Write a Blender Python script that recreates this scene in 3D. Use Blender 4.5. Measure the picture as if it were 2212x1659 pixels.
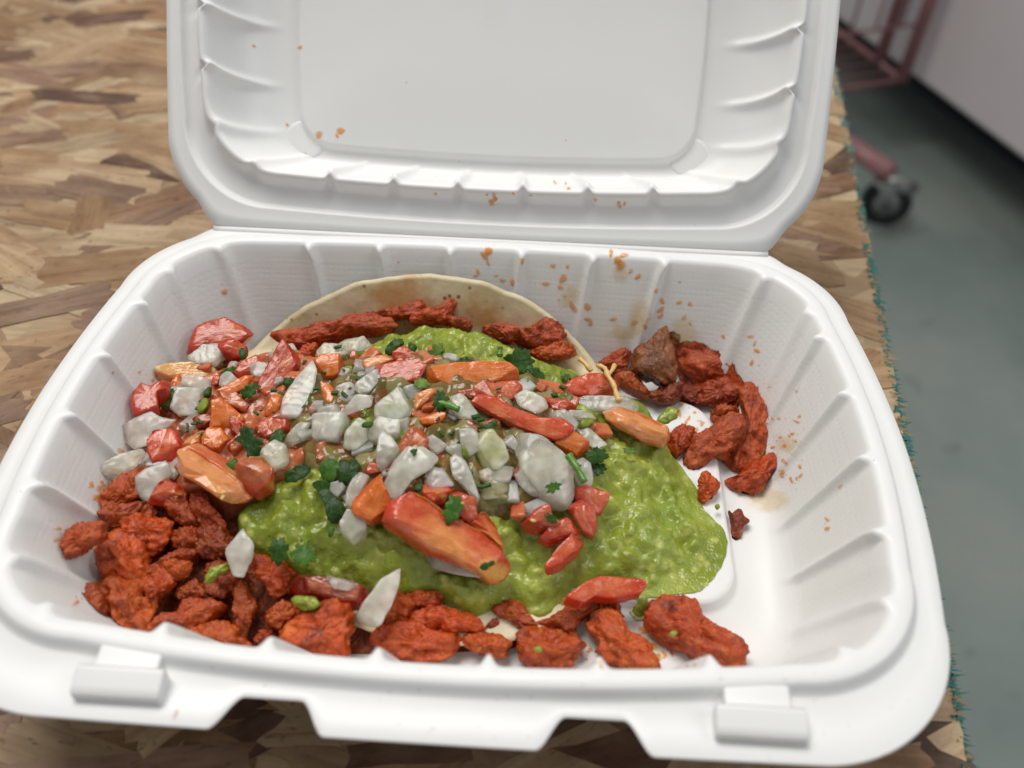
import bpy, math, random
import numpy as np
from mathutils import Vector, Matrix, noise
from mathutils.bvhtree import BVHTree

random.seed(7)
scene = bpy.context.scene
for o in list(bpy.data.objects):
    bpy.data.objects.remove(o)

# ------------------------------------------------------------------ camera
F_PX = 880.0
cam_d = bpy.data.cameras.new('camera')
cam = bpy.data.objects.new('camera', cam_d)
scene.collection.objects.link(cam)
cam.location = (0.01867, -0.16803, 0.16966)
cam.rotation_mode = 'XYZ'
cam.rotation_euler = (0.804155, -0.018723, 0.055819)
cam_d.sensor_width = 36.0
cam_d.lens = F_PX / 1024 * 36.0
cam_d.clip_start = 0.01
cam_d.clip_end = 100
cam_d.dof.use_dof = True
cam_d.dof.focus_distance = 0.262
cam_d.dof.aperture_fstop = 9.0
scene.camera = cam
scene.render.resolution_x = 1024
scene.render.resolution_y = 768
scene.cycles.diffuse_bounces = 3
scene.cycles.glossy_bounces = 3
scene.cycles.transmission_bounces = 6
scene.cycles.transparent_max_bounces = 8

# ------------------------------------------------------------------ light
# soft light under a roof: dim surroundings, a broad bright opening overhead behind the box, a weaker one at the right
world = bpy.data.worlds.new('World')
scene.world = world
world.use_nodes = True
bg = world.node_tree.nodes['Background']
bg.inputs['Color'].default_value = (.97, .985, 1.0, 1)
bg.inputs['Strength'].default_value = 0.26


def area(name, loc, target, sx, sy, power, col):
    d = bpy.data.lights.new(name, 'AREA')
    d.shape = 'RECTANGLE'
    d.size, d.size_y = sx, sy
    d.energy = power
    d.color = col
    o = bpy.data.objects.new(name, d)
    scene.collection.objects.link(o)
    o.location = loc
    o.rotation_euler = (Vector(loc) - Vector(target)).to_track_quat('Z', 'Y').to_euler()
    return o


area('roof_light', (-.35, .45, 1.55), (0, 0, 0), 1.1, .8, 27, (1.0, .975, .93))
area('side_light', (1.3, -.1, 1.3), (0, 0, 0), .8, .8, 7, (.93, .97, 1.0))

scene.view_settings.view_transform = 'Standard'
scene.view_settings.look = 'None'
scene.view_settings.exposure = 0.0
scene.view_settings.gamma = 1.0
scene.view_settings.use_curve_mapping = False

# ------------------------------------------------------------------ helpers
bpy.context.view_layer.update()
CAM = cam.location.copy()
RM = cam.rotation_euler.to_matrix()
S = 1024 / 2212.0
COL = scene.collection


def ray(u, v):
    """direction of the sight line through a point of the 2212-px wide reading of the photograph"""
    return (RM @ Vector(((u * S - 512) / F_PX, -(v * S - 384) / F_PX, -1))).normalized()


def at_z(u, v, z):
    d = ray(u, v)
    return CAM + d * ((z - CAM.z) / d.z)


def on_plane(u, v, P, n):
    d = ray(u, v)
    return CAM + d * (n.dot(P - CAM) / n.dot(d))


REG = {'A': (216, 621, .3255), 'B': (702, 621, .3255), 'C': (1188, 621, .3255),
       'E': (108, 999, .3662), 'D': (810, 999, .3906), 'G': (648, 0, .3906), 'P': (0, 0, 1)}


def px(reg, pts):
    ox, oy, k = REG[reg]
    return [(ox + x * k, oy + y * k) for x, y in pts]


def link(name, verts, faces, mats, parent=None, smooth=True):
    me = bpy.data.meshes.new(name)
    me.from_pydata([tuple(v) for v in verts], [], faces)
    if not isinstance(mats, (list, tuple)):
        mats = [mats]
    for m in mats:
        me.materials.append(m)
    if smooth:
        me.polygons.foreach_set('use_smooth', [True] * len(me.polygons))
    me.update()
    o = bpy.data.objects.new(name, me)
    COL.objects.link(o)
    if parent:
        o.parent = parent
    return o


LABELS = set()


def tag(o, label=None, cat=None, group=None, kind=None, shared=False):
    if label:
        if label in LABELS and not shared:
            print('DUPLICATE LABEL', label)
        LABELS.add(label)
        o['label'] = label
    if cat:
        o['category'] = cat
    if group:
        o['group'] = group
    if kind:
        o['kind'] = kind
    return o


def empty(name, loc=(0, 0, 0)):
    o = bpy.data.objects.new(name, None)
    o.location = loc
    o.empty_display_size = 0.02
    COL.objects.link(o)
    return o


# ------------------------------------------------------------------ materials
class NT:
    def __init__(self, name):
        self.m = bpy.data.materials.new(name)
        self.m.use_nodes = True
        self.t = self.m.node_tree
        self.b = self.t.nodes['Principled BSDF']

    def n(self, typ, ins=None, **kw):
        nd = self.t.nodes.new(typ)
        for k, v in kw.items():
            setattr(nd, k, v)
        for k, v in (ins or {}).items():
            self.set(nd, k, v)
        return nd

    def set(self, nd, k, v):
        s = nd.inputs[k]
        if hasattr(v, 'outputs'):
            v = v.outputs[0]
        if hasattr(v, 'is_linked'):
            self.t.links.new(v, s)
        else:
            s.default_value = v

    def P(self, **kw):
        for k, v in kw.items():
            self.set(self.b, k.replace('_', ' '), v)
        return self

    def coord(self, scale=(1, 1, 1), out='Object', vec=None):
        tc = self.n('ShaderNodeTexCoord')
        mp = self.n('ShaderNodeMapping')
        self.t.links.new(tc.outputs[out], mp.inputs[0])
        mp.inputs['Scale'].default_value = scale
        return mp

    def noise(self, vec, scale, detail=4, rough=.55, dist=0):
        return self.n('ShaderNodeTexNoise', {'Vector': vec, 'Scale': scale, 'Detail': detail, 'Roughness': rough, 'Distortion': dist})

    def vor(self, vec, scale, feature='F1', rand=1.0):
        return self.n('ShaderNodeTexVoronoi', {'Vector': vec, 'Scale': scale, 'Randomness': rand}, feature=feature)

    def ramp(self, fac, stops, interp='LINEAR'):
        r = self.n('ShaderNodeValToRGB', {'Fac': fac})
        cr = r.color_ramp
        cr.interpolation = interp
        while len(cr.elements) < len(stops):
            cr.elements.new(0.5)
        for e, (p, c) in zip(cr.elements, stops):
            e.position = p
            e.color = (c, c, c, 1) if isinstance(c, (int, float)) else (*c, 1)
        return r

    def mix(self, fac, a, b, mode='MIX'):
        m = self.n('ShaderNodeMix', data_type='RGBA', blend_type=mode)
        self.set(m, 0, fac)
        for i, v in ((6, a), (7, b)):
            if isinstance(v, tuple) and len(v) == 3:
                v = (*v, 1)
            self.set(m, i, v)
        return m.outputs[2]

    def math(self, op, a, b=0.0):
        m = self.n('ShaderNodeMath', operation=op)
        self.set(m, 0, a)
        self.set(m, 1, b)
        return m.outputs[0]

    def bump(self, h, strength, dist, prev=None):
        b = self.n('ShaderNodeBump', {'Height': h, 'Strength': strength, 'Distance': dist})
        if prev is not None:
            self.set(b, 'Normal', prev)
        self.set(self.b, 'Normal', b)
        return b


def mat_plastic():
    k = NT('white_foam_plastic')
    c = k.coord()
    n1 = k.noise(c, 40, 3)
    stain = k.noise(c, 26, 5, .6)
    st = k.ramp(stain, [(.60, 0), (.78, .22)])
    col = k.mix(st, (.765, .765, .755), (.72, .67, .54))
    speck = k.vor(c, 170)
    sp = k.ramp(speck.outputs['Distance'], [(.035, .55), (.06, 0)])
    gate = k.ramp(k.noise(c, 60, 1), [(.60, 0), (.66, 1)])
    col = k.mix(k.math('MULTIPLY', sp, gate), col, (.22, .13, .08))
    k.P(Base_Color=col, Roughness=k.ramp(n1, [(.3, .34), (.7, .5)]), Specular_IOR_Level=.45)
    dim = k.vor(c, 560, rand=.12)
    at = k.n('ShaderNodeAttribute', attribute_name='tex')
    b1 = k.bump(k.math('MULTIPLY', k.ramp(dim.outputs['Distance'], [(.15, 0), (.5, 1)]), at.outputs['Fac']), .10, .0004)
    k.bump(k.noise(c, 35, 2), .12, .002, b1)
    return k.m


def mat_meat(name, dark, mid, lite, gloss=.42):
    k = NT(name)
    c = k.coord(out='Generated')
    c = k.coord()
    big = k.noise(c, 110, 4, .6)
    col = k.ramp(big, [(.30, dark), (.44, mid), (.56, mid), (.70, lite)])
    oi = k.n('ShaderNodeObjectInfo')
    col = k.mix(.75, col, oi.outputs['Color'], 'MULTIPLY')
    fine = k.noise(c, 650, 3, .6)
    col = k.mix(k.ramp(fine, [(.30, .4), (.50, 0)]), col, (.15, .018, .004))
    med = k.noise(c, 280, 4, .65)
    col = k.mix(k.ramp(med, [(.32, .6), (.46, 0)]), col, (.17, .018, .003))
    col = k.mix(k.ramp(med, [(.56, 0), (.70, .6)]), col, (.62, .18, .04))
    lum = k.vor(c, 420)
    col = k.mix(k.ramp(lum.outputs['Distance'], [(.10, .5), (.26, 0)]), col, (.62, .15, .03))
    char = k.ramp(k.noise(c, 85, 4, .65), [(.64, 0), (.74, .85)])
    col = k.mix(char, col, (.035, .008, .004))
    k.P(Base_Color=col, Roughness=k.ramp(fine, [(.3, gloss - .2), (.7, gloss + .14)]), Specular_IOR_Level=.5)
    b = k.bump(k.noise(c, 380, 5, .62), .8, .0015)
    k.bump(lum.outputs['Distance'], .35, .0007, b)
    return k.m


def mat_guac():
    k = NT('mashed_avocado')
    c = k.coord()
    big = k.noise(c, 55, 4, .6)
    col = k.ramp(big, [(.28, (.125, .175, .010)), (.5, (.235, .285, .028)), (.72, (.35, .39, .065))])
    v = k.vor(c, 240)
    lump = k.ramp(v.outputs['Distance'], [(.16, 1), (.38, 0)])
    gate = k.ramp(k.noise(c, 120, 2), [(.40, 0), (.58, .85)])
    col = k.mix(k.math('MULTIPLY', lump, gate), col, (.52, .52, .14))
    dk = k.ramp(k.noise(c, 28, 3), [(.62, 0), (.75, .45)])
    col = k.mix(dk, col, (.085, .19, .012))
    fl = k.vor(c, 330)
    col = k.mix(k.math('MULTIPLY', k.ramp(fl.outputs['Distance'], [(.08, .9), (.14, 0)]), k.ramp(k.noise(c, 90, 1), [(.58, 0), (.62, 1)])), col, (.02, .06, .008))
    k.P(Base_Color=col, Roughness=k.ramp(k.noise(c, 200, 3), [(.35, .12), (.65, .40)]), Specular_IOR_Level=.5)
    k.P(Subsurface_Weight=.22, Subsurface_Radius=(.004, .005, .0015), Subsurface_Scale=.6)
    b = k.bump(k.noise(c, 260, 3, .55), .55, .0014)
    k.bump(k.noise(c, 1000, 2, .6), .35, .0005, b)
    return k.m


def mat_tomato():
    k = NT('tomato_flesh')
    c = k.coord()
    oi = k.n('ShaderNodeObjectInfo')
    base = oi.outputs['Color']
    n = k.noise(c, 150, 4, .6)
    rad = k.n('ShaderNodeAttribute', attribute_name='rad')
    pale = k.mix(.48, base, (.68, .26, .10))
    inner = k.math('MULTIPLY', k.ramp(rad.outputs['Fac'], [(.55, 1), (.95, 0)]), k.ramp(n, [(.36, .1), (.58, .95)]))
    col = k.mix(inner, base, pale)
    col = k.mix(k.ramp(n, [(.26, .6), (.42, 0)]), col, k.mix(1.0, base, (.50, .28, .25), 'MULTIPLY'))
    st = k.noise(k.coord((1.2, 9, 1), 'UV'), 1.0, 3, .6)
    col = k.mix(k.ramp(st, [(.58, 0), (.76, .34)]), col, (.76, .38, .15))
    at = k.n('ShaderNodeAttribute', attribute_name='rim')
    skin = k.math('MULTIPLY', at.outputs['Fac'], k.ramp(k.noise(c, 50, 2), [(.42, 0), (.5, 1)]))
    col = k.mix(skin, col, k.mix(.55, base, (.46, .022, .006)))
    core = k.n('ShaderNodeAttribute', attribute_name='core')
    col = k.mix(k.math('MULTIPLY', core.outputs['Fac'], k.ramp(k.noise(c, 130, 3, .6), [(.36, .2), (.58, 1)])), col, (.80, .47, .13))
    k.P(Base_Color=col, Roughness=k.ramp(k.noise(c, 300, 3), [(.35, .10), (.65, .34)]), Specular_IOR_Level=.5)
    k.P(Coat_Weight=.18, Coat_Roughness=.06)
    k.P(Subsurface_Weight=.5, Subsurface_Radius=(.008, .003, .0015), Subsurface_Scale=.7)
    b = k.bump(k.noise(c, 260, 4), .35, .0014)
    k.bump(st, .25, .0012, b)
    return k.m


def mat_onion():
    k = NT('onion_flesh')
    c = k.coord()
    oi = k.n('ShaderNodeObjectInfo')
    w = k.n('ShaderNodeTexWave', {'Vector': k.coord(out='UV'), 'Scale': 1.3, 'Distortion': 5.0, 'Detail': 2.0})
    base = oi.outputs['Color']
    n = k.noise(c, 170, 3)
    col = k.mix(k.ramp(n, [(.42, 0), (.68, .7)]), base, (.99, .95, .80))
    col = k.mix(k.math('MULTIPLY', w.outputs['Fac'], .15), col, (.74, .78, .56))
    k.P(Base_Color=col, Roughness=k.ramp(n, [(.3, .10), (.7, .28)]), Specular_IOR_Level=.6, IOR=1.38)
    k.P(Subsurface_Weight=.7, Subsurface_Radius=(.009, .0087, .007), Subsurface_Scale=.9)
    k.P(Transmission_Weight=k.ramp(k.noise(c, 110, 2), [(.36, .74), (.64, .36)]))
    b = k.bump(w.outputs['Fac'], .12, .0008)
    k.bump(k.noise(c, 300, 2), .2, .0009, b)
    return k.m


def mat_leaf():
    k = NT('cilantro_leaf')
    c = k.coord()
    oi = k.n('ShaderNodeObjectInfo')
    n = k.noise(c, 330, 4)
    col = k.mix(k.ramp(n, [(.35, .5), (.65, 0)]), oi.outputs['Color'], (.008, .028, .006))
    ve = k.vor(c, 420, 'DISTANCE_TO_EDGE')
    col = k.mix(k.ramp(ve.outputs['Distance'], [(.0, .35), (.05, 0)]), col, (.09, .17, .05))
    k.P(Base_Color=col, Roughness=.42, Specular_IOR_Level=.2)
    k.P(Subsurface_Weight=.1, Subsurface_Radius=(.001, .002, .0005), Subsurface_Scale=.5)
    k.bump(k.noise(c, 500, 3), .4, .0008)
    return k.m


def mat_tortilla():
    k = NT('corn_tortilla')
    c = k.coord()
    n = k.noise(c, 60, 5, .6)
    col = k.ramp(n, [(.3, (.48, .37, .20)), (.52, (.64, .54, .35)), (.72, (.72, .64, .46))])
    sp = k.vor(c, 260)
    col = k.mix(k.math('MULTIPLY', k.ramp(sp.outputs['Distance'], [(.14, .9), (.24, 0)]), k.ramp(k.noise(c, 80, 2), [(.46, 0), (.54, 1)])), col, (.13, .075, .03))
    gr = k.ramp(k.noise(c, 42, 4, .6), [(.54, 0), (.66, .65)])
    col = k.mix(gr, col, (.48, .19, .03))
    k.P(Base_Color=col, Roughness=.5, Subsurface_Weight=.15, Subsurface_Radius=(.003, .0025, .0015), Subsurface_Scale=.5)
    b = k.bump(k.noise(c, 220, 4), .35, .0008)
    k.bump(k.noise(c, 60, 2), .3, .003, b)
    return k.m


def mat_simple(name, col, rough=.5, metal=0, nscale=60, amt=.25, bump=.1, spec=.5):
    k = NT(name)
    c = k.coord()
    n = k.noise(c, nscale, 4)
    cc = k.mix(k.ramp(n, [(.3, amt), (.7, 0)]), col, tuple(x * .55 for x in col))
    k.P(Base_Color=cc, Roughness=rough, Metallic=metal, Specular_IOR_Level=spec)
    if bump:
        k.bump(k.noise(c, nscale * 3, 3), bump, .001)
    return k.m


def mat_splash(name, col, alpha):
    k = NT(name)
    c = k.coord()
    n = k.noise(c, 300, 3)
    at = k.n('ShaderNodeAttribute', attribute_name='fade')
    a = k.math('MULTIPLY', k.ramp(n, [(.35, alpha * .6), (.65, min(1, alpha * 1.3))]), at.outputs['Fac'])
    k.P(Base_Color=k.mix(n, col, tuple(min(1, x * 1.5) for x in col)), Roughness=.16, Alpha=a)
    return k.m


def mat_strand():
    k = NT('wood_strand')
    oi = k.n('ShaderNodeObjectInfo')
    uv = k.coord(out='UV')
    off = k.n('ShaderNodeVectorMath', operation='ADD')
    k.set(off, 0, uv)
    cmb = k.n('ShaderNodeCombineXYZ', {'X': k.math('MULTIPLY', oi.outputs['Random'], 37.0), 'Y': k.math('MULTIPLY', oi.outputs['Random'], 91.0)})
    k.set(off, 1, cmb)
    st = k.n('ShaderNodeMapping', {'Vector': off})
    st.inputs['Scale'].default_value = (18, 260, 1)
    g = k.noise(st, 1.0, 5, .65, .5)
    base = oi.outputs['Color']
    col = k.mix(k.ramp(g, [(.32, .75), (.62, 0)]), base, k.mix(1.0, base, (.50, .40, .32), 'MULTIPLY'))
    st2 = k.n('ShaderNodeMapping', {'Vector': off})
    st2.inputs['Scale'].default_value = (160, 420, 1)
    f = k.noise(st2, 1.0, 3, .6)
    col = k.mix(k.ramp(f, [(.60, 0), (.70, .7)]), col, k.mix(1.0, base, (.30, .20, .13), 'MULTIPLY'))
    st3 = k.n('ShaderNodeMapping', {'Vector': off})
    st3.inputs['Scale'].default_value = (45, 90, 1)
    col = k.mix(k.ramp(k.noise(st3, 1.0, 4, .6), [(.45, 0), (.75, .5)]), col, k.mix(.5, base, (.62, .46, .29)))
    geo = k.n('ShaderNodeNewGeometry')
    d1 = k.noise(geo.outputs['Position'], 26, 4, .6)
    col = k.mix(k.ramp(d1, [(.38, .55), (.6, 0)]), col, k.mix(1.0, col, (.55, .46, .40), 'MULTIPLY'))
    d2 = k.noise(geo.outputs['Position'], 330, 3, .65)
    col = k.mix(k.ramp(d2, [(.28, .5), (.38, 0)]), col, (.10, .055, .03))
    k.P(Base_Color=col, Roughness=.55, Specular_IOR_Level=.3)
    b = k.bump(g, .3, .0008)
    k.bump(f, .3, .0004, b)
    return k.m


def mat_board():
    k = NT('strand_board_body')
    c = k.coord()
    v = k.vor(c, 70)
    col = k.ramp(v.outputs['Color'], [(.2, (.30, .20, .11)), (.5, (.40, .285, .165)), (.8, (.48, .36, .22))])
    g = k.noise(k.coord((60, 400, 60)), 1.0, 4)
    col = k.mix(k.ramp(g, [(.35, .35), (.6, 0)]), col, (.16, .10, .06))
    k.P(Base_Color=col, Roughness=.65)
    k.bump(g, .4, .001)
    return k.m


def mat_concrete():
    k = NT('sealed_concrete')
    c = k.coord()
    n = k.noise(c, 2.2, 5, .6)
    col = k.ramp(n, [(.3, (.21, .26, .245)), (.55, (.285, .33, .305)), (.75, (.36, .38, .32))])
    s = k.noise(c, 14, 4, .6)
    col = k.mix(k.ramp(s, [(.62, 0), (.72, .4)]), col, (.11, .13, .12))
    k.P(Base_Color=col, Roughness=.32, Specular_IOR_Level=.5)
    k.bump(k.noise(c, 30, 3), .08, .01)
    return k.m


M = {}
M['plastic'] = mat_plastic()
M['meat'] = mat_meat('red_marinated_meat', (.17, .016, .002), (.45, .058, .003), (.64, .18, .028))
M['gristle'] = mat_meat('brown_gristle', (.10, .035, .010), (.24, .085, .022), (.40, .19, .05), .3)
M['guac'] = mat_guac()
M['tomato'] = mat_tomato()
k = NT('salsa_pulp')
c = k.coord()
v_ = k.vor(c, 190)
col = k.ramp(v_.outputs['Color'], [(.2, (.10, .085, .018)), (.4, (.26, .06, .018)), (.6, (.20, .19, .05)), (.8, (.38, .33, .17))])
k.P(Base_Color=k.mix(k.noise(c, 200, 3), col, (.14, .10, .025)), Roughness=.1, Specular_IOR_Level=.4)
k.bump(k.noise(c, 220, 3), .5, .0015)
M['salsa'] = k.m
M['onion'] = mat_onion()
M['leaf'] = mat_leaf()
M['tortilla'] = mat_tortilla()
M['strand'] = mat_strand()
M['board'] = mat_board()
M['concrete'] = mat_concrete()
M['teal'] = mat_simple('teal_edge_paint', (.09, .30, .27), .6, 0, 300, .6, .3)
M['stem'] = mat_simple('green_stem', (.10, .24, .03), .3, 0, 300, .4, .2)
M['seed'] = mat_simple('tomato_seed', (.62, .40, .14), .3, 0, 300, .3, .1)
M['cheese'] = mat_simple('pale_shred', (.70, .45, .16), .35, 0, 300, .3, .2)
M['red_paint'] = mat_simple('cart_red_paint', (.36, .17, .17), .35, 0, 20, .3, 0)
M['zinc'] = mat_simple('zinc_caster', (.42, .42, .42), .35, .6, 60, .3, .1)
M['rubber'] = mat_simple('black_rubber', (.018, .02, .022), .55, 0, 60, .3, .1)
M['cabinet'] = mat_simple('cabinet_enamel', (.80, .73, .74), .4, 0, 3, .15, 0)
M['shadow_gap'] = mat_simple('dark_shadow_gap', (.02, .03, .045), .5, 0, 10, .3, 0)  # near-black colour stands for the shade beneath the cabinet
M['grease'] = mat_splash('orange_grease', (.68, .25, .015), .62)
M['greensplash'] = mat_splash('green_sauce', (.25, .33, .04), .85)
M['film'] = mat_splash('grease_film', (.70, .47, .15), .17)
M['juice'] = mat_splash('tomato_juice', (.45, .12, .03), .45)

# ================================================================== container
NS, NB, NC = 150, 250, 34          # samples: side, back/front, corner
TZ = -0.0425                       # table top


def ring(a, b, r, yc=0.0, bow=0.0, ay=None):
    """rounded rectangle, anticlockwise from the front end of the right side, sides bowed outwards"""
    pts = []
    sy, sx = b - r, a - r
    for i in range(NS):
        t = -1 + 2 * i / NS
        pts.append((a + bow * (1 - t * t), yc + sy * t))
    for i in range(NC):
        q = math.pi / 2 * i / NC
        pts.append((sx + r * math.cos(q), yc + sy + r * math.sin(q)))
    for i in range(NB):
        t = 1 - 2 * i / NB
        pts.append((sx * t, yc + b + .6 * bow * (1 - t * t)))
    for i in range(NC):
        q = math.pi / 2 + math.pi / 2 * i / NC
        pts.append((-sx + r * math.cos(q), yc + sy + r * math.sin(q)))
    for i in range(NS):
        t = 1 - 2 * i / NS
        pts.append((-a - bow * (1 - t * t), yc + sy * t))
    for i in range(NC):
        q = math.pi + math.pi / 2 * i / NC
        pts.append((-sx + r * math.cos(q), yc - sy + r * math.sin(q)))
    for i in range(NB):
        t = -1 + 2 * i / NB
        pts.append((sx * t, yc - b - (bow if ay is None else ay) * (1 - t * t)))
    for i in range(NC):
        q = 1.5 * math.pi + math.pi / 2 * i / NC
        pts.append((sx + r * math.cos(q), yc - sy + r * math.sin(q)))
    return np.array(pts)


NTOT = 2 * NS + 2 * NB + 4 * NC
# arc parameter of the mouth ring, used for the ribs: mm positions along back/front (x) and sides (y)
mouth = ring(.1030, .0712, .027, -.00125, .0038, .005)
RIBX = [-.0588, -.0353, -.0118, .0118, .0353, .0588]
RIBY = [-.036, -.012, .012, .036]


def rib_weight(width):
    w = np.zeros(NTOT)
    for i, (x, y) in enumerate(mouth):
        if NS + NC <= i < NS + NC + NB or i >= 2 * NS + 3 * NC + NB and i < 2 * NS + 3 * NC + 2 * NB:
            d = min(abs(x - q) for q in RIBX)
        elif i < NS or NS + 2 * NC + NB <= i < 2 * NS + 2 * NC + NB:
            d = min(abs(y - q) for q in RIBY)
        else:
            j = (i - NS) % (NC)
            d = 1
        w[i] = math.exp(-(d / width) ** 2 * 1.2)
    # one rib on each corner
    seg = [NS, NS + NC + NB, 2 * NS + 2 * NC + NB, 2 * NS + 3 * NC + 2 * NB]
    for s0 in seg:
        for fr in (.12, .62) if s0 < NS * 2 + NC else (.3, .75):
            k = s0 + NC * fr
            for i in range(s0 - 8, s0 + NC + 8):
                d = abs(i - k) / NC * .0424
                w[i % NTOT] = max(w[i % NTOT], .8 * math.exp(-(d / (width * 1.3)) ** 2 * 1.2))
    return w


def inward(pts):
    """unit inward direction at each ring point"""
    nx = np.roll(pts, -1, 0) - np.roll(pts, 1, 0)
    n = np.stack([-nx[:, 1], nx[:, 0]], 1)
    return n / np.maximum(np.linalg.norm(n, axis=1)[:, None], 1e-9)


def loft(rings, cap=True):
    verts = np.concatenate(rings)
    faces = []
    for k in range(len(rings) - 1):
        o0, o1 = k * NTOT, (k + 1) * NTOT
        for i in range(NTOT):
            j = (i + 1) % NTOT
            faces.append((o0 + i, o1 + i, o1 + j, o0 + j))
    if cap:
        faces.append(tuple(range(NTOT)))
    return verts, faces


def smooth01(x):
    x = min(1, max(0, x))
    return x * x * (3 - 2 * x)


HINGE_Y, HINGE_Z = .0812, -.0022


def flange_ring(a, front, r, z, hinge=True, notch=True):
    b = (HINGE_Y + front) / 2
    p = ring(a, b, r, HINGE_Y - b, .0040, .0006)
    out = np.zeros((NTOT, 3))
    for i, (x, y) in enumerate(p):
        if y > .05 and hinge:
            f = smooth01((.1005 - abs(x)) / .0075)
            y = y + (HINGE_Y - y) * f
            y = min(y, HINGE_Y)
        if y < -.06 and notch:
            for cx in (-.0327, .0350):
                f = smooth01((.0122 - abs(x - cx)) / .0062)
                y += .0072 * f
        if y < 0:
            x *= 1 - .024 * (-y / .09) ** 1.5
        out[i] = (x, y, z)
    return out


def r3(a, b, r, z, yc=0, bow=.0022, rib=None, amp=0, bf=None):
    p = ring(a, b, r, yc, bow, bf)
    if rib is not None:
        p = p + inward(p) * (rib * amp)[:, None]
    zz = np.full((NTOT, 1), z) if np.isscalar(z) else z[:, None]
    return np.concatenate([p, zz], 1)


rw = rib_weight(.0014)
rw2 = rib_weight(.0021)
rings = [r3(.030, .014, .008, -.0357, .003, 0)]
for da, zz in ((0, -.0357), (.0008, -.0360), (.0014, -.0368), (.0019, -.0385), (.0031, -.0396)):
    rings.append(r3(.0752 + da, .0376 + da, .012, zz, .003, .0))
rings.append(r3(.0825, .0478, .018, -.0398, .0005, .0))
rings.append(r3(.0862, .0535, .022, -.0394, -.0005, .001))
NWALL = 16
for i, (aa, zz, am) in enumerate([(.0885, -.0382, .0), (.0905, -.0362, .0005), (.0920, -.0335, .0012)]):
    rings.append(r3(aa, aa - .0332, .024 + i * .0005, zz, -.0008, .0015, rw2, am))
for i in range(1, NWALL):
    f = i / NWALL
    rings.append(r3(.0920 + f * .0098, .0588 + f * .0112, .025 + f * .002, -.0335 + f * .0315, -.0008 - .0004 * f, .0015 + .0022 * f, rw2 * (1 - f) + rw * f, .0015 + .0013 * f, .0018 + .003 * f))
for da, zz, am in ((-.0009, -.0012, .003), (-.0003, -.0003, .003), (.0005, .0001, .002), (.0014, .0003, 0), (.0034, .0002, 0), (.0041, -.0004, 0), (.0046, -.0016, 0), (.0051, -.0028, 0), (.0058, -.0033, 0)):
    rings.append(r3(.1030 + da, .0712 + da, .027 + da * .8, zz, -.00125, .0038, rw, am, .005))
fl = flange_ring(.1142, .0920, .034, -.0037)
mid = rings[-1] * .5 + fl * .5
rings.append(mid)
edge = rings[-1] * .06 + fl * .94
edge[:, 2] = -.0034
rings.append(edge)
rings.append(fl)
tray_v, tray_f = loft(rings)
container = empty('takeout_container', (0, 0, TZ))
tag(container, 'white hinged clamshell takeout box standing open on the wood board', 'takeout box')


def child(o, root):
    o.parent = root
    o.matrix_parent_inverse = Matrix.Translation(root.location).inverted()
    return o


def solid(o, t, off=-1):
    md = o.modifiers.new('thickness', 'SOLIDIFY')
    md.thickness = t
    md.offset = off
    return o


tray = child(link('tray', tray_v, tray_f, M['plastic']), container)
solid(tray, .0007)
tx = [0.0] * len(tray_v)
for k in range(9 * NTOT, (11 + NWALL - 2) * NTOT):
    tx[k] = 1.0
tray.data.attributes.new('tex', 'FLOAT', 'POINT').data.foreach_set('value', tx)
tray_bvh = BVHTree.FromPolygons([Vector(v) for v in tray_v], tray_f)

# latch tabs on the front flange
def prism_box(profile, x0, x1, bev=.0007):
    """profile: (y,z) polygon swept along x; returned with rounded long edges"""
    import bmesh
    bm = bmesh.new()
    vs = [[bm.verts.new((x, y, z)) for y, z in profile] for x in (x0, x1)]
    n = len(profile)
    for i in range(n):
        j = (i + 1) % n
        bm.faces.new((vs[0][i], vs[0][j], vs[1][j], vs[1][i]))
    bm.faces.new(vs[0][::-1])
    bm.faces.new(vs[1])
    bmesh.ops.recalc_face_normals(bm, faces=bm.faces)
    bmesh.ops.bevel(bm, geom=list(bm.edges), offset=bev, segments=3, affect='EDGES', profile=.6)
    v = [x.co.copy() for x in bm.verts]
    bm.verts.index_update()
    f = [tuple(q.index for q in fc.verts) for fc in bm.faces]
    bm.free()
    return v, f


def join(parts):
    V, Fc = [], []
    for v, f in parts:
        k = len(V)
        V += [tuple(q) for q in v]
        Fc += [tuple(i + k for i in q) for q in f]
    return V, Fc


for cx, lab in ((-.0633, 'left latch tab stained yellowish'), (.0673, 'clean white right latch tab')):
    neck = prism_box([(-.0770, -.004), (-.0770, -.0002), (-.0810, -.0005), (-.0840, -.0006), (-.0840, -.004)], cx - .0068, cx + .0068)
    block = prism_box([(-.0822, -.005), (-.0822, .0008), (-.0830, .0014), (-.0872, .0000), (-.0884, -.0010), (-.0882, -.005)], cx - .0092, cx + .0092)
    v, f = join([neck, block])
    t = link('latch_tab', v, f, M['plastic'], tray)
    t['label'] = lab

# ------------------------------------------------------------------ lid
LEAN = math.radians(38)
LP = Vector((0, HINGE_Y, HINGE_Z))
LD = Vector((0, math.sin(LEAN), math.cos(LEAN)))
LN = Vector((0, -math.cos(LEAN), math.sin(LEAN)))


def lid3(p):
    """lid coordinates: x, distance from the hinge, height towards the inside"""
    out = np.zeros_like(p)
    for i, (x, y, z) in enumerate(p):
        q = LP + LD * y + LN * z
        out[i] = (x, q.y, q.z)
    return out


YC = .0805


def lr(a, b, r, z, bow=.0022, rib=None, amp=0, yc=YC):
    return r3(a, b, r, z, yc, bow, rib, amp)


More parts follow.
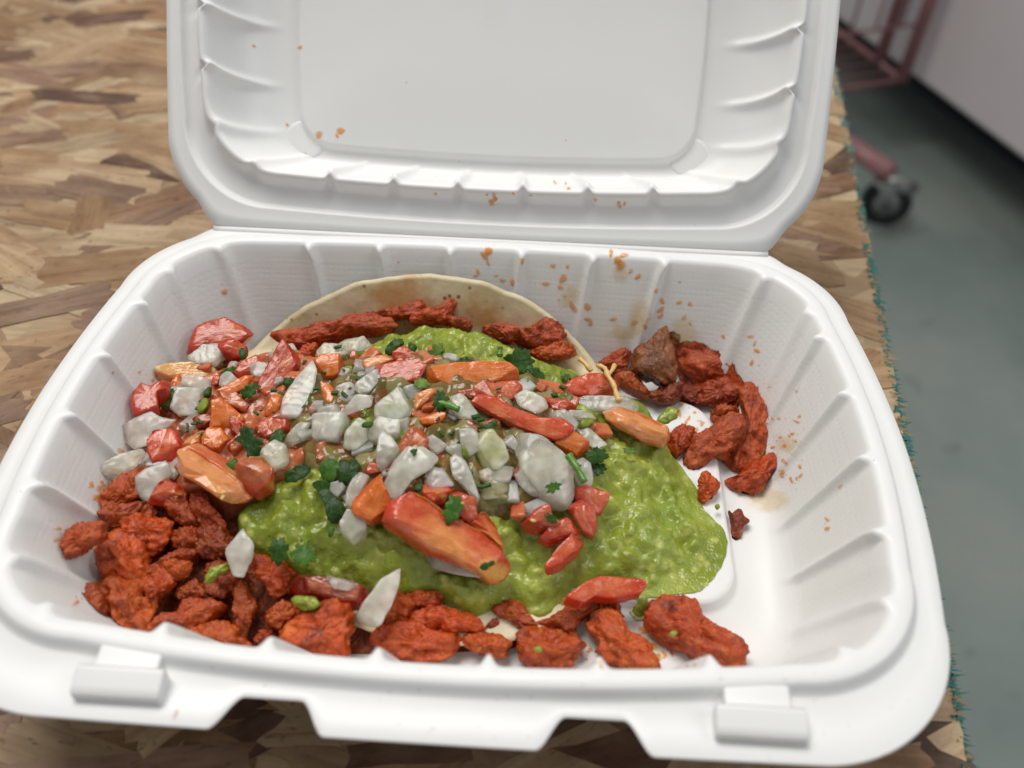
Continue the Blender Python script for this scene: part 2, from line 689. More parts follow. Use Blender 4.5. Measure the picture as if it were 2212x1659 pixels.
def lid_flange(a, r, z):
    p = ring(a, .0835, r, .0835, .001)
    out = np.zeros((NTOT, 3))
    for i, (x, y) in enumerate(p):
        if y < .03:
            f = smooth01((.1005 - abs(x)) / .0075)
            y = max(0.0, y - y * f)
        out[i] = (x, y, z)
    return out


L = [lr(.030, .020, .01, -.0168, 0)]
L.append(lr(.0690, .0485, .012, -.0168, .0015))
L.append(lr(.0697, .0492, .0125, -.0170, .0015))
L.append(lr(.0704, .0499, .013, -.0178, .0015))
L.append(lr(.0711, .0507, .013, -.0188, .0015))
L.append(lr(.0720, .0514, .014, -.0191, .0015))
for i, (la, lb, lz, lam) in enumerate([(.0745, .0530, -.0191, .0), (.0775, .0546, -.0187, .0006), (.0805, .0558, -.0179, .0011), (.0835, .0567, -.0166, .0015), (.0862, .0576, -.0148, .0019), (.0886, .0584, -.0125, .0021),
                                    (.0907, .0592, -.0098, .0022), (.0925, .0599, -.0068, .0022), (.0940, .0605, -.0037, .0022), (.0951, .0610, -.0008, .0022), (.0958, .0614, .0014, .0022)]):
    L.append(lr(la, lb, .016 + i * .001, lz, .0018, rw2, lam))
L.append(lr(.0964, .0619, .027, .0026, .0022, rw, .0022))
L.append(lr(.0971, .0626, .027, .0030, .0022, rw, .0022))
L.append(lr(.0979, .0634, .0275, .0027, .0022, rw, .0020))
L.append(lr(.0984, .0640, .0275, .0018, .0022, rw2, .0018))
L.append(lr(.0995, .0658, .028, -.0012, .0022, rw2, .0016))
L.append(lr(.1003, .0668, .028, -.0020, .0022))
L.append(lr(.1035, .0722, .0285, -.0022, .0022))
L.append(lr(.1043, .0731, .029, -.0018, .0022))
L.append(lr(.1047, .0735, .029, -.0006, .0022))
L.append(lr(.1051, .0739, .029, .0001, .0022))
L.append(lr(.1056, .0745, .0295, .0000, .0020))
fl = lid_flange(.1105, .031, 0.0)
L.append(L[-1] * .5 + fl * .5)
L.append(fl)
lid_v, lid_f = loft([lid3(q) for q in L])
lid = child(link('lid', lid_v, lid_f, M['plastic']), container)
solid(lid, .0007)
lid_bvh = BVHTree.FromPolygons([Vector(v) for v in lid_v], lid_f)

# hinge: thin folded strip between tray flange and lid
hv, hf = [], []
for i in range(41):
    x = -.0945 + .189 * i / 40
    for y, z in ((-.0016, -.0012), (-.0003, -.0005), (.0006, -.0001)):
        hv.append((x, HINGE_Y + y, HINGE_Z + z))
    q = LP + LD * .0015 + LN * -.0003
    hv.append((x, q.y, q.z))
for i in range(40):
    for j in range(3):
        a0 = i * 4 + j
        hf.append((a0, a0 + 4, a0 + 5, a0 + 1))
solid(child(link('hinge', hv, hf, M['plastic']), container), .0006)

# round corner bosses on the lid panel
for sx in (-1, 1):
    v, f = [], []
    for k, (rr, zz) in enumerate(((.0, .0004), (.0060, .0004), (.0068, .0003), (.0074, -.0003))):
        for i in range(28):
            q = 2 * math.pi * i / 28
            v.append((sx * .0690 + rr * math.cos(q), (.0325) + rr * math.sin(q), -.0189 + zz))
    for k in range(3):
        for i in range(28):
            j = (i + 1) % 28
            f.append((k * 28 + i, k * 28 + j, k * 28 + 28 + j, k * 28 + 28 + i))
    link('corner_boss', lid3(np.array(v)), f, M['plastic'], lid)

# ================================================================== wood strand board
EDGE_P = Vector((.1412, .026, 0))
EDGE_D = Vector((.122, 1, 0)).normalized()          # along the sawn edge, away from the camera
EDGE_N = Vector((EDGE_D.y, -EDGE_D.x, 0))           # out of the board
board = empty('strand_board', (0.0, .2, TZ - .018))
tag(board, 'rough wood strand board table top with a teal painted sawn edge', 'table top')


def bl(s, t, z):
    """board coordinates: s across (0 at the edge, negative inside), t along the edge"""
    p = EDGE_P + EDGE_N * s + EDGE_D * t
    return (p.x, p.y, z)


nv = 260
bv, bf = [], []
T0, T1 = -.30, .85
for i in range(nv):
    t = T0 + (T1 - T0) * i / (nv - 1)
    j = .0012 * noise.noise(Vector((t * 300, 3, 0))) + .0009 * noise.noise(Vector((t * 900, 9, 0)))
    for s, z in ((-.85, TZ - .018), (-.85, TZ - .0003), (-.0012 + j, TZ - .0003), (j - .0003, TZ - .004), (j * .6, TZ - .0175), (-.002, TZ - .018)):
        bv.append(bl(s, t, z))
for i in range(nv - 1):
    for k in range(6):
        a0, a1 = i * 6 + k, i * 6 + (k + 1) % 6
        bf.append((a0, a1, a1 + 6, a0 + 6))
bf.append(tuple(range(6)))
bf.append(tuple((nv - 1) * 6 + 5 - k for k in range(6)))
bo = child(link('board_core', bv, bf, [M['board'], M['teal']], smooth=False), board)
for p in bo.data.polygons:
    if p.index < (nv - 1) * 6 and p.index % 6 in (2, 3):
        p.material_index = 1

STR_COL = [((.40, .275, .155), 5), ((.45, .33, .20), 5), ((.34, .215, .115), 4), ((.50, .39, .25), 3.4), ((.27, .165, .095), 3), ((.165, .095, .065), 2), ((.55, .45, .30), 1.6), ((.30, .195, .135), 3), ((.11, .065, .045), .8)]


def strand(c, ang, ln, wd, z, rnd):
    """irregular flake of wood; clipped at the sawn edge"""
    e1 = Vector((math.cos(ang), math.sin(ang), 0))
    e2 = Vector((-e1.y, e1.x, 0))
    h, w = ln / 2, wd / 2
    sk = rnd.uniform(-.9, .9) * wd
    sk2 = rnd.uniform(-.9, .9) * wd
    out = []
    nL = 5
    for i in range(nL + 1):
        f = i / nL
        out.append((-h + ln * f, -w * (1 + rnd.uniform(-.10, .10))))
    for i in range(1, 6):
        f = i / 6
        out.append((h + sk * (f - .5) + rnd.uniform(-.2, .2) * wd, -w + wd * f))
    for i in range(nL + 1):
        f = i / nL
        out.append((h - ln * f, w * (1 + rnd.uniform(-.10, .10))))
    for i in range(1, 6):
        f = i / 6
        out.append((-h + sk2 * (f - .5) + rnd.uniform(-.2, .2) * wd, w - wd * f))
    tilt1, tilt2 = rnd.uniform(-.0006, .0006), rnd.uniform(-.0018, .0018)
    pts = [(Vector(c) + e1 * a + e2 * b, a, b) for a, b in out]
    lim = rnd.uniform(-.0016, .0006)
    sd = [(p - EDGE_P).dot(EDGE_N) - lim for p, _, _ in pts]
    res = []
    for i in range(len(pts)):
        j = (i + 1) % len(pts)
        if sd[i] <= 0:
            res.append(pts[i])
        if sd[i] * sd[j] < 0:
            f = sd[i] / (sd[i] - sd[j])
            res.append((pts[i][0].lerp(pts[j][0], f), pts[i][1] + (pts[j][1] - pts[i][1]) * f, pts[i][2] + (pts[j][2] - pts[i][2]) * f))
    if len(res) < 4:
        return None
    th = rnd.uniform(.00008, .00016)
    V = []
    for zz in (z, z - th):
        for p, a, b in res:
            V.append((p.x, p.y, min(TZ + .0004, zz + a * tilt1 + b * tilt2 + (0 if zz == z else 0))))
    n = len(res)
    Fc = [tuple(range(n))] + [(i, i + n, (i + 1) % n + n, (i + 1) % n) for i in range(n)]
    o = link('wood_strand', V, Fc, M['strand'], smooth=False)
    uv = o.data.uv_layers.new(name='UVMap')
    co = [(a, b) for _, a, b in res] * 2
    for lp in o.data.loops:
        uv.data[lp.index].uv = co[lp.vertex_index]
    cols, wts = zip(*STR_COL)
    cc = rnd.choices(cols, wts)[0]
    k = rnd.uniform(.82, 1.12)
    o.color = (cc[0] * k, cc[1] * k * .96, cc[2] * k * .95, 1)
    child(o, board)
    return o


def to_px(p):
    q = RM.transposed() @ (Vector(p) - CAM)
    if q.z > -.01:
        return None
    return (512 + F_PX * q.x / -q.z, 384 - F_PX * q.y / -q.z)


rnd = random.Random(11)
count, tries = 0, 0
while count < 298 and tries < 20000:
    tries += 1
    s, t = rnd.uniform(-.60, .004), rnd.uniform(-.16, .62)
    c = Vector(bl(s, t, 0))
    q = to_px((c.x, c.y, TZ))
    if q is None or not (-60 < q[0] < 1080 and -40 < q[1] < 830):
        continue
    if abs(c.x) < .098 and -.062 < c.y < .085:
        continue
    hid = abs(c.x) < .10 and c.y > .085
    if hid and rnd.random() < .985:
        continue
    if c.x > .09 and rnd.random() < 0:
        continue
    f = count / 298
    ln = rnd.uniform(.05, .115) * (1 - .5 * f)
    wd = rnd.uniform(.018, .036) * (1 - .55 * f)
    ang = rnd.gauss(.0, .42) if rnd.random() < .72 else rnd.uniform(-1.5, 1.5)
    if strand(c, ang + .05, ln, wd, TZ - .0001 + .0003 * f, rnd):
        count += 1
# more flakes too small or too far to pick apart: one part
v0, f0 = [], []
for k in range(420):
    s, t = rnd.uniform(-.62, -.002), rnd.uniform(-.16, .75)
    c = Vector(bl(s, t, 0))
    ang = rnd.gauss(0, .6)
    e1 = Vector((math.cos(ang), math.sin(ang), 0))
    e2 = Vector((-e1.y, e1.x, 0))
    h, w = rnd.uniform(.004, .014), rnd.uniform(.0008, .0032)
    if s + h > -.002:
        continue
    z = TZ - .0004 + rnd.uniform(0, .0006)
    b0 = len(v0)
    for a, b in ((-1, -.6), (-.3, -1), (.8, -.8), (1.05, .3), (.4, 1), (-.7, .9)):
        p = c + e1 * a * h + e2 * b * w
        v0.append((p.x, p.y, z + rnd.uniform(-.0001, .0001)))
    f0.append(tuple(range(b0, b0 + 6)))
so = child(link('small_strands', v0, f0, M['strand'], smooth=False), board)
so['kind'] = 'stuff'
so.color = (.42, .28, .16, 1)
uv = so.data.uv_layers.new(name='UVMap')
for lp in so.data.loops:
    vv = so.data.vertices[lp.vertex_index].co
    uv.data[lp.index].uv = (vv.x, vv.y)

# torn teal fibres along the sawn edge
v0, f0 = [], []
for k in range(4600):
    t = rnd.uniform(-.12, .60)
    ln = abs(rnd.gauss(0, .0009)) + .0014
    if noise.noise(Vector((t * 70, 1, 5))) < rnd.uniform(-.6, .1):
        continue
    ln *= .8 + .6 * noise.noise(Vector((t * 240, 7, 5)))
    if rnd.random() < .02:
        ln += .002
    wd = rnd.uniform(.0003, .0009)
    z = TZ - rnd.uniform(-.0003, .0035)
    skew = rnd.uniform(-.5, .5) * ln
    s0 = -rnd.uniform(.0008, .0032)
    dz = rnd.uniform(-.0012, .0008)
    b0 = len(v0)
    v0 += [bl(s0, t - wd, z), bl(s0, t + wd, z), bl(s0 + ln + .001, t + skew, z + dz), bl(s0, t, z + wd * 1.4)]
    f0 += [(b0, b0 + 1, b0 + 2), (b0 + 1, b0 + 3, b0 + 2), (b0 + 3, b0, b0 + 2)]
fo = child(link('torn_edge_fibres', v0, f0, [M['teal'], M['strand']], smooth=False), board)
fo['kind'] = 'stuff'
fo.color = (.55, .45, .30, 1)
for p in fo.data.polygons:
    p.material_index = 0 if (p.index // 3) % 3 else 1

# ================================================================== ground and things behind
GZ = -.86
g = link('ground', [(-6, -6, GZ), (8, -6, GZ), (8, 10, GZ), (-6, 10, GZ)], [(0, 1, 2, 3)], M['concrete'], smooth=False)
tag(g, 'smooth greenish grey sealed concrete floor', 'floor', kind='structure')

# cabinet: body over a recessed dark box added as the shadow gap
ZB = GZ + .17
c0, c1 = at_z(1800, 38, ZB), at_z(2212, 352, ZB)
cd = (c1 - c0).normalized()
cn = Vector((cd.y, -cd.x, 0))
if cn.dot(CAM - c0) < 0:
    cn = -cn
c0 = c0 - cd * 1.2
c1 = c1 + cd * .5


def obox(p0, p1, n, depth, z0, z1, bev=.006):
    """box between p0 and p1 along its front face, reaching back by depth"""
    import bmesh
    bm = bmesh.new()
    cs = [p0, p1, p1 - n * depth, p0 - n * depth]
    lo = [bm.verts.new((c.x, c.y, z0)) for c in cs]
    hi = [bm.verts.new((c.x, c.y, z1)) for c in cs]
    bm.faces.new(lo)
    bm.faces.new(hi)
    for i in range(4):
        bm.faces.new((lo[i], lo[(i + 1) % 4], hi[(i + 1) % 4], hi[i]))
    bmesh.ops.recalc_face_normals(bm, faces=bm.faces)
    bmesh.ops.bevel(bm, geom=list(bm.edges), offset=bev, segments=2, affect='EDGES')
    bm.verts.index_update()
    r = [v.co.copy() for v in bm.verts], [tuple(v.index for v in f.verts) for f in bm.faces]
    bm.free()
    return r


cab = empty('low_cabinet', ((c0.x + c1.x) / 2, (c0.y + c1.y) / 2, GZ))
tag(cab, 'large pinkish grey cabinet standing behind the table at the right', 'cabinet')
v, f = obox(c0, c1, cn, .6, ZB, GZ + .95, .012)
child(link('body', v, f, M['cabinet'], smooth=False), cab)
v, f = obox(c0 - cn * .24, c1 - cn * .24, cn, .3, GZ, ZB, .004)
child(link('shadow_gap', v, f, M['shadow_gap'], smooth=False), cab)


def tube(path, r, n=10, closed=False):
    """round tube along a list of points"""
    P = [Vector(p) for p in path]
    V, Fc = [], []
    up = Vector((.13, .29, .95)).normalized()
    for i, p in enumerate(P):
        d = (P[min(i + 1, len(P) - 1)] - P[max(i - 1, 0)]).normalized()
        x = d.cross(up).normalized()
        y = d.cross(x)
        rr = r[i] if isinstance(r, (list, tuple)) else r
        for k in range(n):
            q = 2 * math.pi * k / n
            V.append(p + x * rr * math.cos(q) + y * rr * math.sin(q))
    for i in range(len(P) - 1):
        for k in range(n):
            l = (k + 1) % n
            Fc.append((i * n + k, i * n + l, i * n + n + l, i * n + n + k))
    Fc.append(tuple(range(n))[::-1])
    Fc.append(tuple((len(P) - 1) * n + k for k in range(n)))
    return V, Fc


def lathe(prof, c, axis, n=28):
    """profile (radius, along) around an axis"""
    a = Vector(axis).normalized()
    x = a.cross(Vector((0, 0, 1))).normalized() if abs(a.z) < .9 else Vector((1, 0, 0))
    y = a.cross(x)
    V, Fc = [], []
    for rr, h in prof:
        for k in range(n):
            q = 2 * math.pi * k / n
            V.append(Vector(c) + a * h + x * rr * math.cos(q) + y * rr * math.sin(q))
    for i in range(len(prof) - 1):
        for k in range(n):
            l = (k + 1) % n
            Fc.append((i * n + k, i * n + l, i * n + n + l, i * n + n + k))
    Fc.append(tuple(range(n)))
    Fc.append(tuple((len(prof) - 1) * n + k for k in range(n))[::-1])
    return V, Fc


# shopping cart: near caster by the table edge, far corner by the cabinet
WA = at_z(1898, 480, GZ)                     # where the near wheel stands
WB = at_z(1962, 205, GZ + .06)               # far corner, foot of the upright
WB.z = GZ
ab = (WB - WA)
ab.z = 0
L_ab = ab.length
ax = ab.normalized()
side = Vector((-ax.y, ax.x, 0))
if side.dot(Vector((-1, .2, 0))) < 0:
    side = -side                            # towards the left, behind the lid
cart = empty('wire_cart', WA)
tag(cart, 'red wire cart on a black caster, half hidden behind the box', 'cart')
zr = GZ + .165
A1, B1 = WA + side * .02, WB
Az = Vector((A1.x, A1.y, zr))
Bz = Vector((B1.x, B1.y, zr))
pt = lambda u, w, z: Vector((WA.x, WA.y, 0)) + ax * u + side * w + Vector((0, 0, z))
tb = at_z(1840, 318, zr)
te = at_z(1922, 372, zr)
dd = (tb - te).normalized()
v, f = tube([te, te + dd * .12, te + dd * .5], .019, 12)
child(link('base_tube', v, f, M['red_paint']), cart)
cw = Vector((WA.x, WA.y, GZ + .05))
wax = Vector((CAM.x - WA.x + .35, CAM.y - WA.y, 0)).normalized()
v, f = lathe([(.030, -.011), (.045, -.012), (.050, -.008), (.050, .008), (.045, .012), (.030, .011)], cw, wax)
wheel = child(link('caster_wheel', v, f, M['rubber']), cart)
v, f = lathe([(.010, -.015), (.027, -.013), (.027, .013), (.010, .015)], cw, wax, 20)
link('hub', v, f, M['zinc'], wheel)
fw = Vector((wax.y, -wax.x, 0))
top = Vector((te.x, te.y, zr - .02))
parts = []
for sgn in (-1, 1):
    o_ = wax * .018 * sgn
    parts.append(tube([cw + o_, cw + o_ + (top - cw) * .5, top + o_], [.010, .013, .015], 8))
parts.append(lathe([(.022, -.006), (.026, -.003), (.026, .003), (.022, .006)], top, (0, 0, 1), 20))
le = at_z(1975, 408, zr - .045)
parts.append(tube([top + (le - top) * .0, top + (le - top) * .5, le], [.016, .015, .012], 10))
v, f = join(parts)
child(link('caster_fork', v, f, M['zinc']), cart)
# lower wire rack: its corner near (1948,172)
zk = GZ + .20
K = at_z(1948, 172, zk)
w1 = at_z(1812, 192, zk)
d1 = (w1 - K).normalized()
w2 = at_z(1800, 60, zk)
d2 = (w2 - K).normalized()
for i in range(9):
    p0 = K + d2 * .045 * i
    v, f = tube([p0, p0 + d1 * .55], .0035 if i else .006, 6)
    child(link('rack_wire', v, f, M['red_paint']), cart)
v, f = tube([K, K + d2 * .5], .007, 8)
child(link('rack_rail', v, f, M['red_paint']), cart)
# uprights and basket end wires
for du in (0, .09):
    p0 = K + d2 * du
    hi = Vector((p0.x + .03, p0.y + .03, GZ + .95))
    v, f = tube([p0, p0.lerp(hi, .5), hi], .014, 8)
    child(link('upright', v, f, M['red_paint']), cart)
for i in range(7):
    z = .12 + .11 * i
    p0 = K + Vector((.004 * i, .004 * i, z))
    v, f = tube([p0, p0 + d1 * .55], .0035 if i != 3 else .008, 6)
    child(link('basket_wire', v, f, M['red_paint']), cart)
for i in range(8):
    p0 = K + d1 * (.05 + .06 * i) + Vector((0, 0, .12))
    v, f = tube([p0, p0 + Vector((.02, .02, .6))], .0028, 6)
    child(link('basket_wire', v, f, M['red_paint']), cart)

# ================================================================== food: heap surface
FL = -.0396
HC = [  # photo point and height (mm) of the heap above the tray floor
    (930, 700, 29), (820, 720, 28), (700, 770, 26), (1060, 730, 27), (1150, 780, 24), (1250, 810, 19), (1340, 850, 16),
    (600, 790, 24), (500, 800, 22), (430, 830, 21), (330, 860, 20), (270, 950, 19), (240, 1010, 17),
    (800, 900, 30), (1000, 900, 31), (1200, 900, 26), (1330, 920, 20), (1420, 950, 15), (1500, 1060, 10),
    (450, 1000, 22), (330, 1050, 19), (250, 1080, 17), (600, 980, 26), (750, 1050, 27), (950, 1050, 28), (1130, 1050, 24),
    (1270, 1080, 19), (1400, 1130, 14), (1480, 1150, 11), (1550, 1190, 5),
    (560, 1100, 24), (650, 1160, 22), (850, 1180, 22), (1050, 1190, 19), (1200, 1200, 16), (1350, 1250, 11), (1450, 1270, 7), (1530, 1270, 4),
    (200, 1180, 18), (300, 1200, 17), (420, 1180, 17), (250, 1300, 13), (400, 1280, 14), (170, 1290, 12), (190, 1330, 10), (560, 1250, 13), (700, 1270, 14), (850, 1290, 12),
    (1000, 1290, 12), (1150, 1310, 9), (1300, 1300, 7), (1400, 1320, 5), (1500, 1340, 5),
    (300, 1370, 9), (450, 1380, 8), (600, 1390, 8), (750, 1400, 9), (900, 1410, 7), (1050, 1410, 6), (1180, 1410, 6), (1330, 1400, 5),
    (1390, 760, 12), (1450, 830, 12), (1550, 790, 10), (1620, 830, 9), (1600, 930, 9), (1520, 930, 8), (1600, 1020, 8), (1540, 1070, 4),
    (1700, 900, 0), (1720, 1050, 0), (1650, 1150, 0), (1620, 1280, 0), (1650, 1400, 0), (1700, 760, 2), (1570, 690, 3), (135, 1190, 22),
]
ctrl = []
for u, v, h in HC:
    p = at_z(u, v, FL + h / 1000)
    ctrl.append((p.x, p.y, h / 1000))
ctrl = np.array(ctrl)


def Hn(X, Y):
    d2 = (X[..., None] - ctrl[:, 0]) ** 2 + (Y[..., None] - ctrl[:, 1]) ** 2
    w = np.exp(-d2 / (2 * .0085 ** 2)) + 1e-5 * np.exp(-d2 / (2 * .02 ** 2)) + 1e-12
    return FL + (w * ctrl[:, 2]).sum(-1) / w.sum(-1)


def H(x, y):
    return float(Hn(np.array(x), np.array(y)))


def hit(u, v, down=0.0):
    """first point of the heap on a sight line"""
    d = ray(u, v)
    ts = np.linspace(.12, .42, 240)
    X, Y, Z = CAM.x + d.x * ts, CAM.y + d.y * ts, CAM.z + d.z * ts
    g = Z - (Hn(X, Y) - down)
    k = int(np.argmax(g < 0))
    if g[k] >= 0:
        k = len(ts) - 1
    f = g[k - 1] / (g[k - 1] - g[k] + 1e-12) if k else 0
    t = ts[k - 1] + (ts[k] - ts[k - 1]) * f
    return CAM + d * float(t)


def hnorm(x, y, e=.004):
    return Vector((H(x - e, y) - H(x + e, y), H(x, y - e) - H(x, y + e), 2 * e)).normalized()


def wall(z):
    """inner half width / half depth of the tray at a height"""
    if z > -.0335:
        f = (z + .0335) / .0315
        return .0920 + f * .0098 - .0004, .0588 + f * .0112 - .0004
    f = max(0, (z + .0396) / .0061)
    return .0862 + f * .0058 - .0004, .0535 + f * .0053 - .0004


def confine(p, floor=FL + .0003):
    """keep a point inside the tray"""
    z = max(p.z, floor)
    if abs(p.x) < .0765 and -.0355 < p.y < .0415:
        z = max(z, -.0354)
    a, b = wall(z)
    r = .025
    g_ = max(0.0, min(1.0, (z + .0396) / .036))
    a += (.001 + .0025 * g_) * max(0.0, 1 - (p.y / .045) ** 2)
    b += (.0012 + .0030 * g_ if p.y < 0 else .0008 + .0012 * g_) * max(0.0, 1 - (p.x / .075) ** 2) + (.0009 if p.y < 0 else -.0009)
    x, y = p.x, p.y
    qx, qy = abs(x) - (a - r), abs(y) - (b - r)
    if qx > 0 and qy > 0:
        l = math.hypot(qx, qy)
        if l > r:
            qx, qy = qx / l * r, qy / l * r
            x = math.copysign(a - r + qx, x)
            y = math.copysign(b - r + qy, y)
    else:
        x = max(-a, min(a, x))
        y = max(-b, min(b, y))
    return Vector((x, y, z))


def chaikin(p, it):
    for _ in range(it):
        q = []
        for i in range(len(p)):
            a, b = np.array(p[i]), np.array(p[(i + 1) % len(p)])
            q += [a * .78 + b * .22, a * .22 + b * .78]
        p = q
    return p


def corners(p, f):
    q = []
    for i in range(len(p)):
        a, b = np.array(p[i]), np.array(p[(i + 1) % len(p)])
        q += [a * (1 - f) + b * f, a * f + b * (1 - f)]
    return q


def resample(p, n):
    p = np.array(p)
    d = np.linalg.norm(np.roll(p, -1, 0) - p, axis=1)
    c = np.concatenate([[0], np.cumsum(d)])
    q = np.concatenate([p, p[:1]])
    t = np.linspace(0, c[-1], n, endpoint=False)
    return np.stack([np.interp(t, c, q[:, i]) for i in range(2)], 1)


def lump(name, pix, mat, T, k=2.4, wN=.55, lift=0.0, n=44, nphi=12, rough=(0, 0, 0), rounds=2, bend=0.0, shear=.0, sink=0.0,
         seed=0, core=None, conf=True, teeth=0.0, jag=0.0, tilt=0.0, grow=1.0, cut=0, sharp=None, ridge=0.0, fiber=0.0, corner=.13):
    """solid piece whose outline is the given photo outline, lying on the heap; thickness T (m), edge hardness k"""
    rn = random.Random(seed * 7919 + 13)
    cu, cv = np.mean(pix, 0)
    P = hit(cu, cv, sink)
    N = hnorm(P.x, P.y)
    V = (CAM - P).normalized()
    nn = (N * wN + V * (1 - wN)).normalized()
    if tilt:
        nn = (nn + Vector((rn.uniform(-1, 1), rn.uniform(-1, 1), 0)) * tilt).normalized()
    P = P + nn * lift
    low = (-.0354 if abs(P.x) < .0765 and -.0355 < P.y < .0415 else FL) + T * .42 * nn.z
    if P.z < low:                                   # rest on the floor instead of sinking into it
        dr = (CAM - P).normalized()
        P = P + dr * ((low - P.z) / dr.z)
    if conf and P.x < -.05:                         # by the sloping left wall: rest on the wall, not inside it
        arr = np.array(pix)
        ext = (cu - arr[:, 0].min()) * S / F_PX * (CAM - P).length * .75
        dr = (CAM - P).normalized()
        for _ in range(40):
            a_, b_ = wall(P.z)
            if -P.x + ext < a_ + .002 * max(0.0, 1 - (P.y / .045) ** 2):
                break
            P = P + dr * .0006
    e1 = nn.cross(Vector((0, 1, .2))).normalized()
    e2 = nn.cross(e1)
    pts = []
    for u, v in pix:
        q = on_plane(u, v, P, nn) - P
        pts.append((q.dot(e1), q.dot(e2)))
    if cut:
        pts = resample(corners(pts, corner), n)
    else:
        pts = resample(chaikin(pts, rounds), n)
    if grow != 1.0:
        m0 = pts.mean(0)
        pts = m0 + (pts - m0) * grow
    area = .5 * np.sum(pts[:, 0] * np.roll(pts[:, 1], -1) - np.roll(pts[:, 0], -1) * pts[:, 1])
    if area < 0:
        pts = pts[::-1].copy()
    c = pts.mean(0)
    if teeth:
        rad = np.linalg.norm(pts - c, axis=1)
        ph = rn.uniform(0, 6)
        m = 1 + teeth * np.array([abs(math.sin(i / n * math.pi * 7 + ph)) - .5 + .5 * (abs(math.sin(i / n * math.pi * 19 + ph)) - .5) for i in range(n)])
        pts = c + (pts - c) * m[:, None]
    ev, ew = np.linalg.eigh(np.cov((pts - c).T))
    maj = ew[:, 1] if ew[0, 1] < 0 else -ew[:, 1]
    half = max(1e-4, math.sqrt(ev[1]) * 1.7)
    hw = max(1e-4, math.sqrt(ev[0]) * 1.8)
    sh = np.array([rn.uniform(-1, 1), rn.uniform(-1, 1)]) * shear * T
    verts, rim, cor, uvs, rad_ = [], [], [], [], []
    for a in range(nphi + 1):
        ph = math.pi * a / nphi
        s = max(0.0, math.sin(ph)) ** (2 / k)
        z = math.copysign(abs(math.cos(ph)) ** (2 / k), math.cos(ph)) * T / 2
        m = 1 if a in (0, nphi) else n
        for i in range(m):
            p2 = c + (pts[i] - c) * s if m > 1 else c
            p2 = p2 + sh * (.5 - z / T)
            l = float(np.dot(p2 - c, maj)) / half
            zz = z + bend * (l * l - .4) * half
            if ridge and a < nphi * .5:
                wv = float((p2 - c)[0] * -maj[1] + (p2 - c)[1] * maj[0]) / hw
                zz += ridge * T * (max(0.0, 1 - abs(wv + .25) / .9) - .4) * min(1.0, (1.02 - s) * 6)
            p = P + e1 * float(p2[0]) + e2 * float(p2[1]) + nn * zz
            verts.append(p)
            rad_.append(s)
            rim.append(1.0 if .25 < a / nphi < .8 and s > .9 else 0.0)
            cor.append(max(0.0, 1 - (abs(float((p2 - c)[1] * maj[0] - (p2 - c)[0] * maj[1]) + .25 * hw) / (half * .17)) ** 2) * min(1.0, max(0.0, l * 1.4 + .75)) if core and a < nphi * .55 else 0.0)
            uvs.append((float(np.dot(p2 - c, maj)) * 100, float((p2 - c)[0] * -maj[1] + (p2 - c)[1] * maj[0]) * 100))
    faces = []
    for i in range(n):
        faces.append((0, 1 + i, 1 + (i + 1) % n))
    for a in range(nphi - 2):
        b0 = 1 + a * n
        for i in range(n):
            j = (i + 1) % n
            faces.append((b0 + i, b0 + n + i, b0 + n + j, b0 + j))
    last = len(verts) - 1
    b0 = 1 + (nphi - 2) * n
    for i in range(n):
        faces.append((b0 + (i + 1) % n, b0 + i, last))
    # knife cuts: flat facets
    for q in range(cut):
        an = rn.uniform(0, 2 * math.pi)
        up = rn.uniform(.15, 1.3)
        pn = (e1 * math.cos(an) + e2 * math.sin(an) + nn * up).normalized()
        dd_ = [(v - P).dot(pn) for v in verts]
        lim = max(dd_) * rn.uniform(.66, .86)
        verts = [v - pn * (d - lim) if d > lim else v for v, d in zip(verts, dd_)]
    # roughen along the radial direction
    a1, a2, a3 = rough
    mj = (e1 * float(maj[0]) + e2 * float(maj[1])).normalized()
    if a1 or a2:
        off = Vector((seed * 1.37, seed * .71, seed * .31))
        for i, p in enumerate(verts):
            r = (p - P)
            r = r - nn * r.dot(nn) * .3
            rl = r.length
            if rl < 1e-6:
                r, rl = nn, 1
            dirn = (r / rl + nn * (.8 if (p - P).dot(nn) > 0 else -.3)).normalized()
            q = p * 1000
            q2 = q - mj * (q.dot(mj) * fiber) if fiber else q
            dsp = a1 * noise.noise(q / 5.5 + off) + a2 * (.5 * noise.noise(q / 2.4 + off) + .7 * noise.noise(q2 / 1.7 + off)) + a3 * (abs(noise.noise(q / 1.1 + off)) - .2)
            if jag:
                dsp -= jag * max(0, noise.noise(q / 3.2 - off) - .12)
            verts[i] = p + dirn * dsp
    if conf:
        verts = [confine(p) for p in verts]
    base = Vector((P.x, P.y, min(v.z for v in verts)))
    o = link(name, [v - base for v in verts], faces, mat)
    o.location = base
    if sharp:
        o.data.set_sharp_from_angle(angle=math.radians(sharp))
    at = o.data.attributes.new('rim', 'FLOAT', 'POINT')
    at.data.foreach_set('value', rim)
    o.data.attributes.new('rad', 'FLOAT', 'POINT').data.foreach_set('value', rad_)
    if core:
        at = o.data.attributes.new('core', 'FLOAT', 'POINT')
        at.data.foreach_set('value', [x * core for x in cor])
    uv = o.data.uv_layers.new(name='UVMap')
    fl_ = np.zeros(len(o.data.loops) * 2)
    vi = np.zeros(len(o.data.loops), dtype=np.int32)
    o.data.loops.foreach_get('vertex_index', vi)
    uvs = np.array(uvs)
    fl_[0::2] = uvs[vi, 0]
    fl_[1::2] = uvs[vi, 1]
    uv.data.foreach_set('uv', fl_)
    return o


